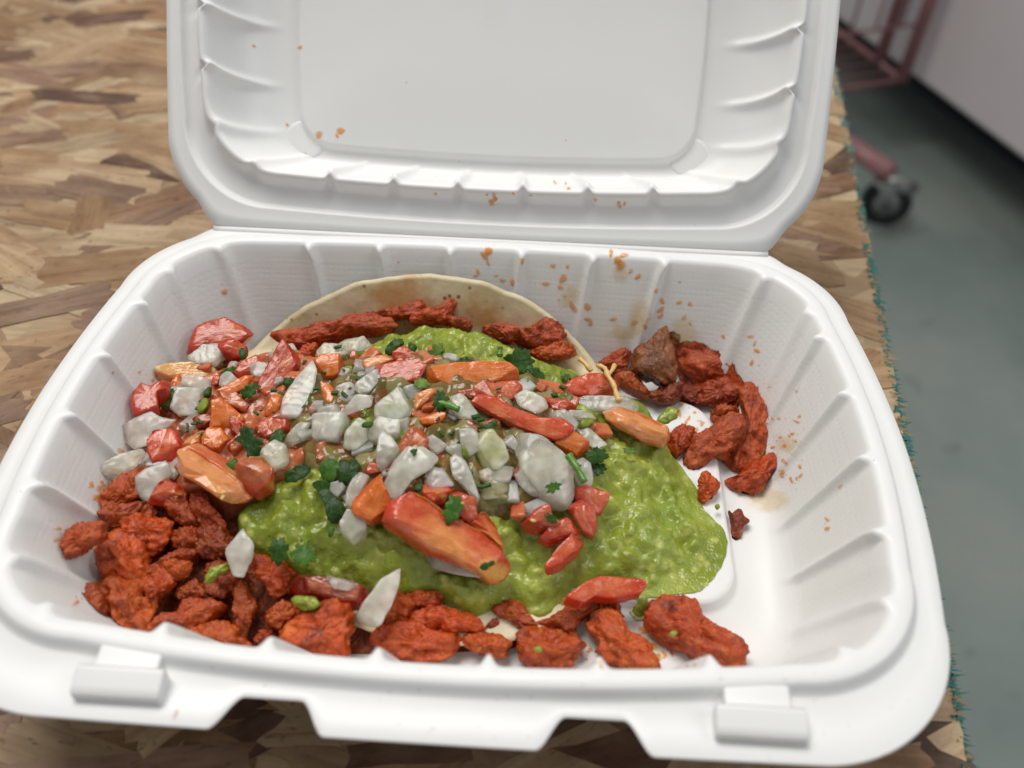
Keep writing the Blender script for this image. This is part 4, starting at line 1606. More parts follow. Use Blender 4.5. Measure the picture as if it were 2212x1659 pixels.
# ================================================================== tomato
TC = {'r': (.38, .028, .010), 'o': (.60, .15, .018), 'p': (.42, .065, .032), 'l': (.62, .25, .085), 'b': (.36, .085, .025), 'd': (.20, .014, .006), 'y': (.62, .36, .13), 'R': (.48, .048, .014)}
TOM = [  # region, outline, colour, thickness, lift, label
    ('A', [(620, 400), (660, 280), (750, 195), (830, 210), (900, 240), (1000, 270), (1025, 310), (960, 370), (820, 390), (700, 400), (640, 440)], 'r', 7, 1, 'large soft tomato chunk farthest back left against the tray wall'),
    ('A', [(800, 370), (900, 365), (1000, 410), (990, 460), (900, 470), (830, 430)], 'r', 5, 2, 'tomato bit in front of the back left tomato chunk'),
    ('A', [(385, 545), (460, 510), (600, 505), (740, 545), (790, 600), (640, 620), (560, 610), (470, 625), (420, 640)], 'y', 3, 0, 'pale yellow orange tomato slice leaning on the left wall'),
    ('A', [(215, 720), (250, 645), (340, 680), (455, 630), (460, 680), (390, 720), (400, 830), (330, 865), (240, 850)], 'r', 7, 1, 'red skinned tomato cube touching the left wall'),
    ('A', [(480, 640), (530, 590), (560, 640), (545, 690), (480, 685)], 'o', 5, 1, 'tiny orange tomato bit right of the red cube at the left wall'),
    ('A', [(900, 590), (960, 500), (1040, 470), (1100, 500), (1010, 590), (930, 610)], 'p', 5, 1, 'pink tomato piece left of the tall pink strip'),
    ('A', [(1070, 640), (1170, 440), (1210, 375), (1340, 380), (1330, 470), (1250, 600), (1150, 700), (1060, 740)], 'p', 6, 1.5, 'tall pink tomato strip at the left of the heap'),
    ('A', [(1440, 460), (1620, 455), (1615, 560), (1560, 600), (1450, 600)], 'o', 6, 2.5, 'orange tomato dice beside the guacamole at the upper left'),
    ('A', [(1470, 640), (1530, 660), (1600, 790), (1560, 800), (1480, 760)], 'o', 5, 1, 'dark orange tomato sliver below the upper left orange dice'),
    ('A', [(780, 690), (900, 620), (1010, 585), (1030, 620), (960, 680), (860, 715)], 'o', 4, 2, 'flat orange red tomato strip in the left part'),
    ('A', [(760, 770), (800, 710), (900, 720), (985, 800), (950, 840), (870, 800)], 'b', 5, 1, 'brownish tomato bit under the flat orange strip'),
    ('A', [(720, 940), (750, 850), (740, 770), (800, 745), (850, 800), (950, 880), (900, 960), (830, 1020), (790, 950)], 'o', 6, 3.5, 'lobed light orange tomato piece at the left centre'),
    ('A', [(655, 1010), (720, 950), (800, 960), (850, 1020), (790, 1080), (740, 1135), (680, 1080)], 'o', 6, 2.5, 'vivid orange skinned tomato cube under the lobed piece'),
    ('A', [(340, 1030), (400, 960), (470, 940), (520, 1000), (540, 1080), (460, 1170), (370, 1170), (340, 1110)], 'R', 7, 2, 'wet red tomato dice beside the big left onion'),
    ('A', [(510, 1210), (540, 1120), (610, 1085), (720, 1150), (860, 1250), (1000, 1360), (990, 1400), (920, 1450), (840, 1430), (720, 1350), (600, 1280), (520, 1260)], 'l', 9, 4, 'long pale peach tomato wedge at the left'),
    ('A', [(530, 1070), (600, 1010), (680, 970), (690, 1040), (600, 1085)], 'l', 4, 2, 'pale pink tomato tip above the long peach wedge'),
    ('A', [(610, 890), (700, 860), (770, 880), (720, 940), (640, 950)], 'd', 5, 0, 'dark red tomato bit left of the lobed orange piece'),
    ('A', [(930, 1200), (990, 1150), (1090, 1130), (1160, 1220), (1150, 1290), (1050, 1340), (940, 1280)], 'b', 7, 2, 'rounded orange tomato dice right of the peach wedge'),
    ('A', [(1020, 950), (1130, 880), (1240, 890), (1240, 940), (1130, 1000), (1090, 1050)], 'p', 5, 1, 'pink tomato piece left of the big onion shard'),
    ('A', [(1120, 800), (1150, 740), (1220, 725), (1210, 800), (1180, 870), (1110, 860)], 'o', 5, 1.5, 'small orange tomato bit at the foot of the big onion shard'),
    ('A', [(390, 1330), (450, 1265), (550, 1330), (590, 1380), (520, 1400), (440, 1450), (360, 1440)], 'r', 6, 0, 'red tomato piece under the left end of the peach wedge'),
    ('A', [(1430, 1060), (1500, 1030), (1540, 1100), (1520, 1160), (1430, 1160)], 'b', 5, 1, 'brownish tomato dice below the square white onion'),
    ('A', [(1715, 1400), (1870, 1240), (1890, 1300), (1950, 1410), (1930, 1470), (1870, 1560), (1780, 1530), (1710, 1480)], 'o', 8, 4.5, 'glowing orange tomato cube in the front centre'),
    ('A', [(1780, 1170), (1850, 1180), (1885, 1220), (1800, 1260), (1770, 1230)], 'p', 4, 1.5, 'tiny pink tomato bit above the glowing orange cube'),
    ('A', [(740, 610), (800, 590), (810, 650), (750, 665)], 'r', 4, 1, 'tiny red tomato bit between two left onion pieces'),
    ('A', [(840, 560), (900, 520), (960, 560), (900, 620), (850, 620)], 'p', 4, 0, 'small pink tomato bit behind the flat orange strip'),
    ('A', [(860, 900), (950, 920), (900, 1010), (850, 1060), (900, 1110), (980, 1090), (960, 1000)], 'r', 5, -.5, 'red tomato pulp right of the vivid orange cube'),
    ('B', [(450, 440), (510, 370), (580, 440), (640, 450), (600, 500), (470, 500)], 'r', 5, 2.5, 'peaked red tomato bit under the top cilantro leaves'),
    ('B', [(360, 540), (560, 510), (670, 480), (690, 520), (660, 580), (620, 640), (470, 665), (370, 640)], 'r', 7, 2.5, 'shiny deep red skinned tomato piece at the upper centre'),
    ('B', [(230, 510), (330, 465), (430, 455), (450, 490), (360, 530), (260, 550)], 'l', 4, 2, 'pale orange tomato sliver left of the deep red piece'),
    ('B', [(670, 560), (800, 520), (1040, 505), (1180, 510), (1250, 560), (1250, 600), (1100, 640), (950, 680), (860, 690), (700, 640)], 'o', 6, 3, 'long horizontal orange tomato strip at the upper centre'),
    ('B', [(1010, 640), (1120, 650), (1250, 620), (1310, 690), (1290, 720), (1200, 770), (1090, 750), (1010, 710)], 'p', 5, 1, 'dusky pink tomato piece under the horizontal orange strip'),
    ('B', [(980, 800), (1050, 700), (1180, 790), (1400, 880), (1540, 890), (1610, 950), (1570, 1010), (1480, 1030), (1250, 960), (1130, 890), (1000, 830)], 'R', 6, 4.5, 'longest tomato strip, red orange, slanting across the centre right'),
    ('B', [(1520, 1030), (1610, 930), (1755, 1030), (1630, 1130)], 'o', 5, 3, 'flat orange tomato square at the right end of the longest strip'),
    ('B', [(1440, 740), (1560, 745), (1640, 775), (1610, 835), (1500, 820)], 'r', 5, 2.5, 'red tomato dice right of the small white onion cube'),
    ('B', [(1570, 690), (1650, 620), (1740, 595), (1850, 600), (1930, 620), (1960, 680), (1840, 740), (1640, 730)], 'R', 7, 2.5, 'red tomato wedge with pale shreds on the right'),
    ('C', [(330, 820), (420, 805), (560, 850), (740, 930), (750, 1000), (700, 1060), (600, 1030), (440, 950), (360, 890)], 'l', 7, 2.5, 'pale orange tomato wedge sunk in guacamole at the right'),
    ('B', [(1410, 640), (1480, 660), (1440, 710), (1390, 690)], 'b', 4, 1, 'brownish tomato scrap right of the dusky pink piece'),
    ('B', [(490, 1060), (560, 930), (630, 930), (680, 1000), (690, 1080), (600, 1090), (500, 1150)], 'b', 6, 2, 'brown orange tomato piece in the very centre'),
    ('B', [(400, 1230), (490, 1130), (500, 1190), (440, 1290), (395, 1290)], 'd', 5, 1, 'dark red tomato sliver left of the long curved onion'),
    ('D', [(75, 320), (110, 230), (220, 170), (300, 210), (420, 300), (560, 370), (640, 440), (740, 550), (700, 610), (640, 635), (520, 570), (300, 480), (180, 400), (110, 360)], 'R', 7, 5, 'largest tomato wedge with a yellow core in the front centre'),
    ('B', [(640, 1330), (750, 1310), (830, 1370), (740, 1465), (650, 1420)], 'p', 5, 3, 'pink tomato dice behind the largest wedge'),
    ('B', [(820, 1350), (900, 1340), (980, 1400), (1000, 1520), (940, 1560), (870, 1500)], 'p', 6, 2.5, 'rounded pink tomato piece right of the broad cilantro leaf'),
    ('B', [(1345, 1550), (1420, 1470), (1480, 1440), (1500, 1520), (1560, 1560), (1470, 1620), (1390, 1610)], 'p', 6, 2.5, 'left dice of the tomato cluster in the right guacamole'),
    ('B', [(1600, 1460), (1690, 1400), (1780, 1480), (1790, 1590), (1760, 1650), (1700, 1620)], 'p', 7, 3.5, 'upright pink dice of the tomato cluster in the right guacamole'),
    ('B', [(1690, 1340), (1760, 1310), (1880, 1350), (1850, 1500), (1790, 1510), (1700, 1420)], 'p', 6, 2, 'rear dice of the tomato cluster beside the huge onion'),
    ('D', [(920, 420), (1000, 330), (1060, 310), (1110, 350), (1140, 390), (1050, 420), (980, 450)], 'r', 5, 3, 'deep red middle piece of the tomato cluster'),
    ('D', [(940, 560), (1010, 470), (1090, 390), (1135, 420), (1100, 490), (1020, 560), (950, 580)], 'R', 5, 3.5, 'slim front strip of the tomato cluster on the guacamole'),
    ('D', [(1040, 795), (1070, 730), (1180, 660), (1330, 605), (1460, 640), (1470, 690), (1440, 725), (1310, 750), (1210, 740), (1150, 780), (1080, 800)], 'R', 5, 4.5, 'crescent tomato slice hanging off the front of the guacamole'),
    ('D', [(490, 350), (600, 270), (660, 340), (720, 510), (640, 430)], 'd', 4, 1, 'dark seedy tomato pulp right of the largest wedge'),
    ('B', [(600, 720), (700, 690), (725, 740), (610, 830), (590, 780)], 'l', 4, 2.5, 'pinkish seedy tomato scrap below the horizontal orange strip'),
    ('B', [(620, 860), (760, 830), (820, 850), (760, 910), (660, 920)], 'o', 5, .5, 'orange tomato bit under the seedy scrap'),
    ('B', [(880, 700), (1020, 680), (1000, 770), (900, 750)], 'd', 5, .5, 'dark red tomato bit under the horizontal orange strip'),
    ('B', [(900, 880), (960, 880), (1030, 960), (1010, 1010), (940, 930)], 'r', 4, .5, 'red tomato sliver left of the longest strip'),
    ('E', [(1460, 680), (1600, 680), (1900, 740), (1860, 830), (1720, 820), (1520, 750)], 'd', 7, -2, 'dark red tomato wedge under the front left guacamole'),
    ('A', [(860, 1480 - 620), (930, 870), (1000, 940), (950, 1010), (880, 960)], 'r', 5, .5, 'wet red tomato bit right of the lobed orange piece'),
]
for i, (rg, pl, c, T, lf, lab) in enumerate(TOM):
    big = 'largest' in lab
    core = .95 if big else (.4 if 'peach' in lab or 'sunk in' in lab else None)
    o = lump('tomato_piece', px(rg, pl), M['tomato'], T * .00085, k=8, wN=.5, lift=lf * .00085, n=64, nphi=20, corner=.07, rough=(.0006, .0004, .0002), rounds=1, seed=400 + i,
             shear=.5, bend=.10 if 'strip' in lab or 'slice' in lab else .03, core=core, tilt=.16, grow=1.10, cut=1 if big else 3, sharp=40 if core else 48, ridge=1.0 if big else .75 if core else 0.0)
    o.color = (*TC[c], 1) if not big else (.50, .062, .018, 1)
    tag(o, lab, 'tomato', 'diced tomato pieces')

# ================================================================== onion
OC = {'w': (.98, .94, .77), 'g': (.94, .89, .71), 't': (.93, .94, .66), 'y': (.88, .87, .45), 'p': (.94, .83, .72), 'o': (.66, .62, .26)}
ONI = [
    ('A', [(590, 470), (680, 390), (790, 375), (815, 430), (745, 505), (650, 510)], 'g', 5, 2, 'onion dice in front of the back left tomato chunk'),
    ('A', [(548, 595), (640, 590), (735, 610), (730, 680), (630, 680), (550, 650)], 'w', 5, 2, 'white onion dice on the pale yellow tomato slice'),
    ('A', [(510, 685), (600, 690), (690, 695), (680, 780), (620, 855), (530, 855), (475, 800)], 'w', 6, 2.5, 'rounded onion dice right of the red cube at the left wall'),
    ('A', [(815, 570), (880, 580), (930, 630), (860, 665), (800, 650)], 'w', 4, 2, 'small white onion dice above the flat orange strip'),
    ('A', [(1000, 515), (1060, 500), (1130, 510), (1085, 600), (1010, 580)], 'g', 3, 2.5, 'glassy onion flake on the pink tomato left of the tall strip'),
    ('A', [(160, 940), (250, 890), (350, 840), (400, 880), (495, 895), (440, 950), (360, 960), (330, 1050), (240, 1075), (175, 1030)], 'p', 5, 2.5, 'large pinkish onion piece at the left wall'),
    ('A', [(35, 1170), (110, 1130), (270, 1080), (300, 1110), (230, 1190), (110, 1240), (40, 1230)], 'g', 4, 1, 'glassy onion slice lying against the left wall'),
    ('A', [(205, 1310), (290, 1215), (430, 1180), (470, 1250), (400, 1330), (370, 1420), (290, 1390)], 'g', 4, 2.5, 'lowest left grey onion piece above the meat'),
    ('A', [(1300, 640), (1410, 510), (1440, 580), (1420, 700), (1330, 860), (1185, 855), (1230, 760)], 'w', 5, 3.5, 'big slanting white onion shard at the left of the guacamole'),
    ('A', [(1450, 420), (1490, 375), (1600, 390), (1690, 430), (1600, 455), (1450, 455)], 't', 3, 1.5, 'flat onion slice behind the upper left orange dice'),
    ('A', [(1570, 400), (1640, 340), (1750, 330), (1800, 390), (1740, 430), (1650, 430)], 't', 4, .5, 'onion slice half sunk in guacamole at the upper left'),
    ('A', [(1415, 850), (1610, 835), (1595, 990), (1560, 1000), (1415, 1005)], 'w', 6, 4, 'square white onion dice in the left centre'),
    ('A', [(1460, 810), (1580, 790), (1605, 840), (1450, 860)], 'g', 4, 2, 'onion piece peeking out behind the square dice'),
    ('A', [(1540, 680), (1660, 640), (1700, 690), (1640, 750), (1550, 720)], 'w', 5, 2.5, 'white onion dice right of the dark orange sliver'),
    ('A', [(1700, 650), (1850, 545), (1870, 620), (1790, 700), (1720, 710)], 'w', 5, 3, 'slanting white onion left of the deep red tomato'),
    ('A', [(1640, 810), (1710, 730), (1820, 730), (1805, 800), (1700, 835), (1610, 870)], 'w', 5, 3, 'onion dice with an orange tinge right of the square dice'),
    ('A', [(1840, 790), (2000, 650), (2075, 790), (1980, 880), (1840, 860)], 't', 5, 4, 'large greenish triangular onion piece at the centre'),
    ('A', [(1640, 960), (1720, 880), (1790, 920), (1790, 1000), (1700, 1080), (1630, 1060)], 't', 5, 2.5, 'greenish onion dice right below the square dice'),
    ('A', [(1800, 950), (1860, 880), (1990, 890), (1985, 980), (1900, 1030), (1800, 1010)], 'w', 6, 3, 'white onion cube below the triangular piece'),
    ('A', [(1850, 990), (1890, 965), (1930, 1000), (1985, 1090), (1890, 1215), (1840, 1180)], 'w', 5, 5, 'upright pale onion flake below the white cube'),
    ('A', [(1080, 1090), (1160, 1020), (1260, 1080), (1250, 1150), (1160, 1210), (1100, 1150)], 't', 6, 2, 'onion dice above the rounded orange tomato dice'),
    ('A', [(1230, 1010), (1330, 900), (1400, 900), (1350, 1000), (1260, 1050)], 't', 4, .5, 'faint onion slice smeared with guacamole at the left'),
    ('B', [(815, 740), (900, 720), (1000, 830), (1010, 880), (900, 860), (830, 800)], 't', 4, 3.5, 'onion wedge left end of the longest tomato strip'),
    ('B', [(1265, 740), (1310, 690), (1440, 750), (1455, 800), (1390, 845), (1290, 800)], 'w', 6, 6, 'small white onion cube lying on the longest tomato strip'),
    ('B', [(520, 670), (590, 650), (650, 700), (600, 750), (540, 740)], 'w', 4, 2, 'onion bit under the deep red tomato piece'),
    ('B', [(890, 960), (940, 920), (1000, 980), (1010, 1080), (950, 1120), (900, 1040)], 'g', 4, 3.5, 'narrow grey onion flake in the centre'),
    ('B', [(1020, 1050), (1080, 960), (1170, 960), (1190, 1040), (1230, 1130), (1150, 1210), (1060, 1210), (1030, 1120)], 'y', 6, 4, 'yellow green onion heart piece left of the huge onion'),
    ('B', [(690, 1000), (720, 985), (810, 1050), (750, 1100), (690, 1060)], 'w', 4, 3, 'small bright onion triangle beside the brown orange tomato'),
    ('B', [(410, 1330), (480, 1170), (560, 1080), (650, 1080), (745, 1150), (700, 1220), (580, 1290), (500, 1410), (420, 1400)], 'w', 6, 5, 'long curved white onion behind the glowing orange cube'),
    ('B', [(660, 1300), (710, 1200), (780, 1230), (850, 1320), (760, 1345), (680, 1335)], 'p', 4, 4, 'pinkish onion flake right of the long curved one'),
    ('B', [(830, 1150), (860, 1120), (930, 1170), (1010, 1370), (980, 1430), (930, 1330), (850, 1260)], 'w', 5, 3.5, 'straight onion stick in the centre'),
    ('B', [(790, 1070), (850, 1040), (930, 1060), (940, 1130), (860, 1140)], 'g', 4, 2, 'grey onion bit at the top of the straight stick'),
    ('B', [(1260, 1020), (1340, 990), (1470, 1030), (1570, 1120), (1640, 1200), (1670, 1380), (1600, 1470), (1490, 1490), (1450, 1390), (1400, 1330), (1340, 1250), (1320, 1150)], 'g', 5, 5, 'huge translucent curved onion piece right of centre'),
    ('B', [(1250, 1215), (1340, 1190), (1420, 1290), (1440, 1400), (1370, 1380), (1290, 1310)], 'g', 4, 3.5, 'onion flap on the left flank of the huge onion'),
    ('B', [(1185, 1010), (1240, 990), (1290, 1060), (1310, 1130), (1240, 1090), (1190, 1050)], 'w', 3, 3.5, 'thin white onion sliver above the huge onion'),
    ('B', [(1660, 1160), (1710, 1140), (1770, 1200), (1760, 1300), (1700, 1330), (1650, 1240)], 'g', 4, 2.5, 'grey onion flake on the right flank of the huge onion'),
    ('B', [(1675, 960), (1760, 950), (1865, 1050), (1790, 1080), (1740, 1050)], 'w', 4, 2.5, 'white onion wedge right of the flat orange square'),
    ('B', [(1600, 760), (1740, 735), (1960, 740), (2080, 770), (2010, 815), (1820, 825), (1640, 805)], 'p', 4, 2.5, 'long pinkish onion strip in front of the right tomato wedge'),
    ('B', [(1620, 820), (1700, 830), (1805, 860), (1740, 880), (1630, 860)], 'w', 3, 3, 'thin white onion edge below the long pinkish strip'),
    ('B', [(1490, 830), (1580, 820), (1670, 900), (1650, 950), (1560, 890)], 'g', 4, 2, 'glassy onion slice behind the flat orange square'),
    ('B', [(140, 1360), (210, 1240), (290, 1260), (240, 1350), (180, 1450), (140, 1440)], 'g', 5, 2.5, 'grey onion piece left of the glowing orange cube'),
    ('B', [(100, 1550), (150, 1470), (260, 1530), (260, 1630), (180, 1660), (110, 1610)], 'w', 6, 3.5, 'onion dice below the glowing orange cube'),
    ('B', [(40, 1300), (110, 1280), (140, 1330), (90, 1390), (40, 1370)], 'g', 4, 1.5, 'small onion bit among the dark wet leaves'),
    ('B', [(1030, 1220), (1120, 1200), (1250, 1200), (1220, 1290), (1120, 1310), (1040, 1270)], 't', 4, 2, 'onion slice below the yellow green heart piece'),
    ('B', [(1030, 1340), (1110, 1280), (1220, 1330), (1150, 1400), (1050, 1410)], 'o', 4, 1, 'olive tinted onion piece sunk in the centre guacamole'),
    ('B', [(560, 860), (480, 900), (420, 960), (480, 1020), (560, 980), (600, 900)], 't', 4, .5, 'green tinted onion slice behind the upright pale flake'),
    ('D', [(290, 510), (380, 510), (520, 570), (640, 640), (480, 625), (330, 585)], 'p', 5, 1.5, 'onion slice under the largest tomato wedge'),
    ('E', [(1055, 530), (1140, 400), (1210, 500), (1200, 580), (1150, 670), (1090, 660)], 'w', 4, 4, 'leftmost white onion sliver on the edge of the guacamole'),
    ('E', [(1815, 930), (1850, 840), (1950, 700), (2060, 635), (2050, 730), (2000, 850), (1950, 950), (1850, 955)], 'w', 4, 5, 'long dangling onion sliver over the front meat'),
    ('E', [(1645, 680), (1730, 700), (1825, 725), (1760, 760), (1680, 745)], 'w', 3, 2, 'white onion rim under the front edge of the guacamole'),
]
for i, (rg, pl, c, T, lf, lab) in enumerate(ONI):
    o = lump('onion_piece', px(rg, pl), M['onion'], T * .00062, k=7, corner=.08, wN=.5, lift=lf * .0008, n=60, nphi=20, rough=(.0005, .0003, .0), rounds=1, seed=600 + i,
             shear=.5, bend=-.16 if any(w in lab for w in ('curved', 'slice', 'flake', 'sliver', 'strip')) else -.05, tilt=.18, grow=1.12, cut=3 if 'huge' in lab else 1, sharp=45 if 'huge' in lab else 60)
    o.color = (*OC[c], 1)
    tag(o, lab, 'onion', 'diced onion pieces')

# ================================================================== cilantro
LC = {'d': (.030, .082, .007), 'g': (.055, .14, .012), 'l': (.14, .23, .04), 'y': (.24, .29, .03), 'k': (.018, .050, .007)}
LEAF = [
    ('A', [(395, 720), (450, 670), (515, 690), (480, 740), (440, 800), (405, 790)], 'd', 3, 'dark cilantro leaf on the red tomato cube at the left wall'),
    ('A', [(690, 700), (715, 660), (740, 690), (725, 720), (695, 725)], 'd', 3, 'tiny cilantro leaf above the yellow green stem bit'),
    ('A', [(645, 800), (690, 730), (722, 760), (700, 825), (655, 835)], 'y', 3, 'yellow green stem bit right of the rounded left onion'),
    ('A', [(920, 430), (950, 390), (980, 420), (970, 470), (940, 480)], 'd', 5, 'cilantro leaf on the tomato bit at the back left'),
    ('A', [(1080, 580), (1140, 470), (1165, 450), (1135, 560)], 'g', 3, 'narrow cilantro sliver along the tall pink tomato strip'),
    ('A', [(930, 690), (1010, 640), (1060, 640), (1030, 720), (970, 735)], 'd', 4, 'dark cilantro leaf at the end of the flat orange strip'),
    ('A', [(890, 1020), (940, 940), (1000, 935), (1045, 990), (1085, 1050), (1050, 1130), (990, 1130), (960, 1050)], 'k', 3, 'large dark cilantro leaf with glossy veins at the left centre'),
    ('A', [(1110, 1040), (1170, 930), (1240, 970), (1200, 1030)], 'd', 3, 'cilantro leaf left of the smeared onion slice'),
    ('A', [(820, 1200), (890, 1125), (900, 1200), (860, 1235)], 'g', 3, 'small cilantro leaf above the end of the peach wedge'),
    ('A', [(1220, 610), (1280, 600), (1290, 640), (1250, 665)], 'd', 2, 'cilantro scrap left of the big onion shard'),
    ('A', [(1375, 780), (1390, 695), (1405, 700), (1395, 775)], 'g', 5, 'thin cilantro needle on the big onion shard'),
    ('A', [(800, 560), (900, 520), (912, 560), (830, 585)], 'g', 2.5, 'cilantro strip behind the small white left onion'),
    ('A', [(1210, 1230), (1340, 1150), (1420, 1200), (1330, 1290), (1220, 1290)], 'k', 2, 'wide wet dark leaf above the left guacamole lump'),
    ('A', [(1440, 1180), (1530, 1130), (1590, 1170), (1560, 1280), (1480, 1290)], 'g', 4, 'bright green folded leaf above the dark wet leaves'),
    ('A', [(1590, 1180), (1690, 1140), (1725, 1230), (1640, 1310), (1590, 1270)], 'k', 2.5, 'dark blistered leaf right of the bright folded leaf'),
    ('A', [(1430, 1340), (1530, 1330), (1630, 1450), (1600, 1580), (1520, 1560), (1490, 1450)], 'k', 2.5, 'long dark wet leaf left of the onion dice under the orange cube'),
    ('A', [(1400, 1290), (1480, 1280), (1560, 1330), (1500, 1370), (1430, 1350)], 'd', 2, 'dark leaf joining the wet leaves on the left guacamole lump'),
    ('B', [(390, 410), (440, 360), (520, 330), (540, 370), (490, 390), (450, 450), (410, 445)], 'd', 4, 'dark cilantro leaf left of the peaked red tomato bit'),
    ('B', [(540, 360), (600, 380), (622, 410), (575, 445)], 'd', 4, 'dark cilantro leaf right of the peaked red tomato bit'),
    ('B', [(670, 440), (740, 370), (795, 400), (760, 460), (700, 485)], 'l', 2.5, 'pale cilantro leaf stuck in the upper guacamole'),
    ('B', [(870, 480), (950, 465), (1000, 500), (900, 518)], 'd', 2, 'dark leaf edge behind the horizontal orange strip'),
    ('B', [(1170, 490), (1290, 400), (1345, 430), (1395, 490), (1330, 520), (1310, 575), (1250, 585), (1200, 545)], 'd', 3.5, 'large cilantro frond at the top right of the guacamole'),
    ('B', [(1310, 510), (1430, 550), (1468, 610), (1380, 595)], 'd', 2.5, 'folded cilantro leaf at the foot of the large frond'),
    ('B', [(580, 635), (640, 600), (702, 640), (650, 675), (600, 665)], 'l', 5, 'light cilantro leaf on the edge of the deep red tomato'),
    ('B', [(710, 765), (760, 660), (815, 740), (800, 800), (740, 805)], 'd', 6, 'dark upright cilantro sprig left of the longest tomato strip'),
    ('B', [(1010, 915), (1090, 905), (1130, 870), (1168, 955), (1120, 935), (1050, 935)], 'd', 5, 'cilantro sprig at the lower edge of the longest tomato strip'),
    ('B', [(1710, 1120), (1790, 1060), (1870, 1080), (1882, 1130), (1800, 1165), (1730, 1165)], 'd', 4, 'dark rolled green leaf right of the flat orange square'),
    ('B', [(1770, 1180), (1860, 1170), (1860, 1230), (1800, 1255), (1765, 1225)], 'k', 2, 'dark leaf below the rolled green leaf'),
    ('B', [(1460, 1310), (1520, 1285), (1578, 1300), (1560, 1350), (1480, 1375)], 'g', 8, 'cut cilantro leaf lying on the huge onion'),
    ('B', [(1640, 1160), (1680, 1165), (1690, 1200), (1655, 1215)], 'd', 6, 'tiny cilantro leaf behind the bright green stem'),
    ('B', [(780, 1490), (830, 1375), (905, 1400), (900, 1480), (840, 1565), (790, 1530)], 'g', 7, 'broad cilantro leaf behind the largest tomato wedge'),
    ('B', [(590, 1310), (650, 1280), (640, 1345), (600, 1355)], 'd', 5, 'dark cilantro bit below the long curved onion'),
    ('B', [(1460, 1490), (1520, 1510), (1555, 1560), (1480, 1570)], 'd', 6, 'cilantro leaf on the left dice of the tomato cluster'),
    ('B', [(905, 1040), (930, 1060), (965, 1130), (915, 1140)], 'y', 3, 'light green stem bit below the narrow grey onion'),
    ('B', [(1700, 880), (1760, 860), (1780, 900), (1740, 930), (1700, 920)], 'y', 3, 'yellow green avocado bit below the long pinkish onion'),
    ('B', [(240, 900), (330, 885), (310, 935), (260, 935)], 'g', 6, 'curled cilantro bit above the white onion cube'),
    ('B', [(560, 1065), (620, 1070), (590, 1115)], 'd', 9, 'tiny green fleck on the long curved onion'),
    ('B', [(1550, 540), (1640, 600), (1590, 620)], 'l', 1.5, 'pale leaf sunk in guacamole at the upper right'),
    ('B', [(1960, 1070), (2040, 1060), (2080, 1100), (2000, 1115)], 'l', 1.5, 'wilted leaf in the guacamole below the right wedge'),
    ('D', [(578, 575), (660, 528), (682, 560), (600, 602)], 'd', 13, 'dark leaf bit on the tip of the largest tomato wedge'),
    ('E', [(1290, 500), (1340, 440), (1392, 470), (1402, 560), (1320, 612)], 'd', 3.5, 'dark round leaf on the front left guacamole'),
    ('E', [(1420, 540), (1460, 470), (1560, 500), (1562, 570), (1470, 612)], 'g', 3, 'veined green leaf right of the dark round leaf'),
    ('B', [(20, 1580), (60, 1540), (60, 1620), (30, 1650)], 'g', 2.5, 'small leaf under the left end of the wet leaves'),
]
for i, (rg, pl, c, lf, lab) in enumerate(LEAF):
    n_leaf = 'bit' not in lab and 'needle' not in lab
    o = lump('cilantro_leaf', px(rg, pl), M['leaf'], .00045 if n_leaf else .0014, k=3, wN=.5, lift=lf / 1000, n=60, nphi=10, rough=(.0012, .0006, 0), rounds=1, seed=800 + i,
             bend=-.30, teeth=.36 if n_leaf and 'wet' not in lab else .04, tilt=.22)
    o.color = (*LC[c], 1)
    tag(o, lab, 'herb', 'chopped cilantro leaves')


def px_tube(name, rg, pts, r, lifts, mat, label, cat, n=8):
    P = []
    for (u, v), l in zip(px(rg, pts), lifts):
        p = hit(u, v)
        nn = (CAM - p).normalized()
        P.append(p + (nn * .5 + Vector((0, 0, .5))) * l / 1000)
    # smooth
    Q = []
    for i in range(len(P) - 1):
        a, b = P[max(i - 1, 0)], P[min(i + 2, len(P) - 1)]
        for k in range(5):
            t = k / 5
            m0, m1 = (P[i + 1] - a) * .5, (b - P[i]) * .5
            Q.append(P[i] * (2 * t ** 3 - 3 * t * t + 1) + m0 * (t ** 3 - 2 * t * t + t) + P[i + 1] * (-2 * t ** 3 + 3 * t * t) + m1 * (t ** 3 - t * t))
    Q.append(P[-1])
    rr = [r / 1000 * (.75 + .5 * random.random()) for _ in Q]
    v, f = tube(Q, rr, n)
    base = Q[0].copy()
    o = link(name, [x - base for x in v], f, mat)
    o.location = base
    tag(o, label, cat)
    return o


px_tube('herb_stem', 'B', [(1610, 1180), (1660, 1260), (1715, 1360)], 1.1, [8, 9, 9], M['stem'], 'straight bright green stem lying across the huge onion', 'herb stem')
px_tube('herb_stem', 'B', [(738, 800), (800, 815), (890, 850)], 1.0, [5, 5, 5], M['stem'], 'green stem of the dark upright sprig', 'herb stem')
px_tube('herb_stem', 'B', [(1158, 485), (1160, 460), (1162, 435)], .9, [3, 4, 5], M['stem'], 'short yellow green stem stub beside the large frond', 'herb stem')
px_tube('cheese_shred', 'B', [(1800, 570), (1850, 600), (1870, 650), (1905, 700), (1930, 760), (1945, 800)], .8, [7, 8, 8, 7.5, 6, 6], M['cheese'], 'pale yellow shred draped over the right tomato wedge', 'shred')
px_tube('cheese_shred', 'B', [(1870, 650), (1900, 610), (1912, 580)], .7, [8, 8.5, 8], M['cheese'], 'short pale shred branching off the draped one', 'shred')
px_tube('cheese_shred', 'B', [(1690, 490), (1730, 530), (1765, 570)], .8, [2, 2.5, 2], M['cheese'], 'pale shred at the back right edge of the guacamole', 'shred')

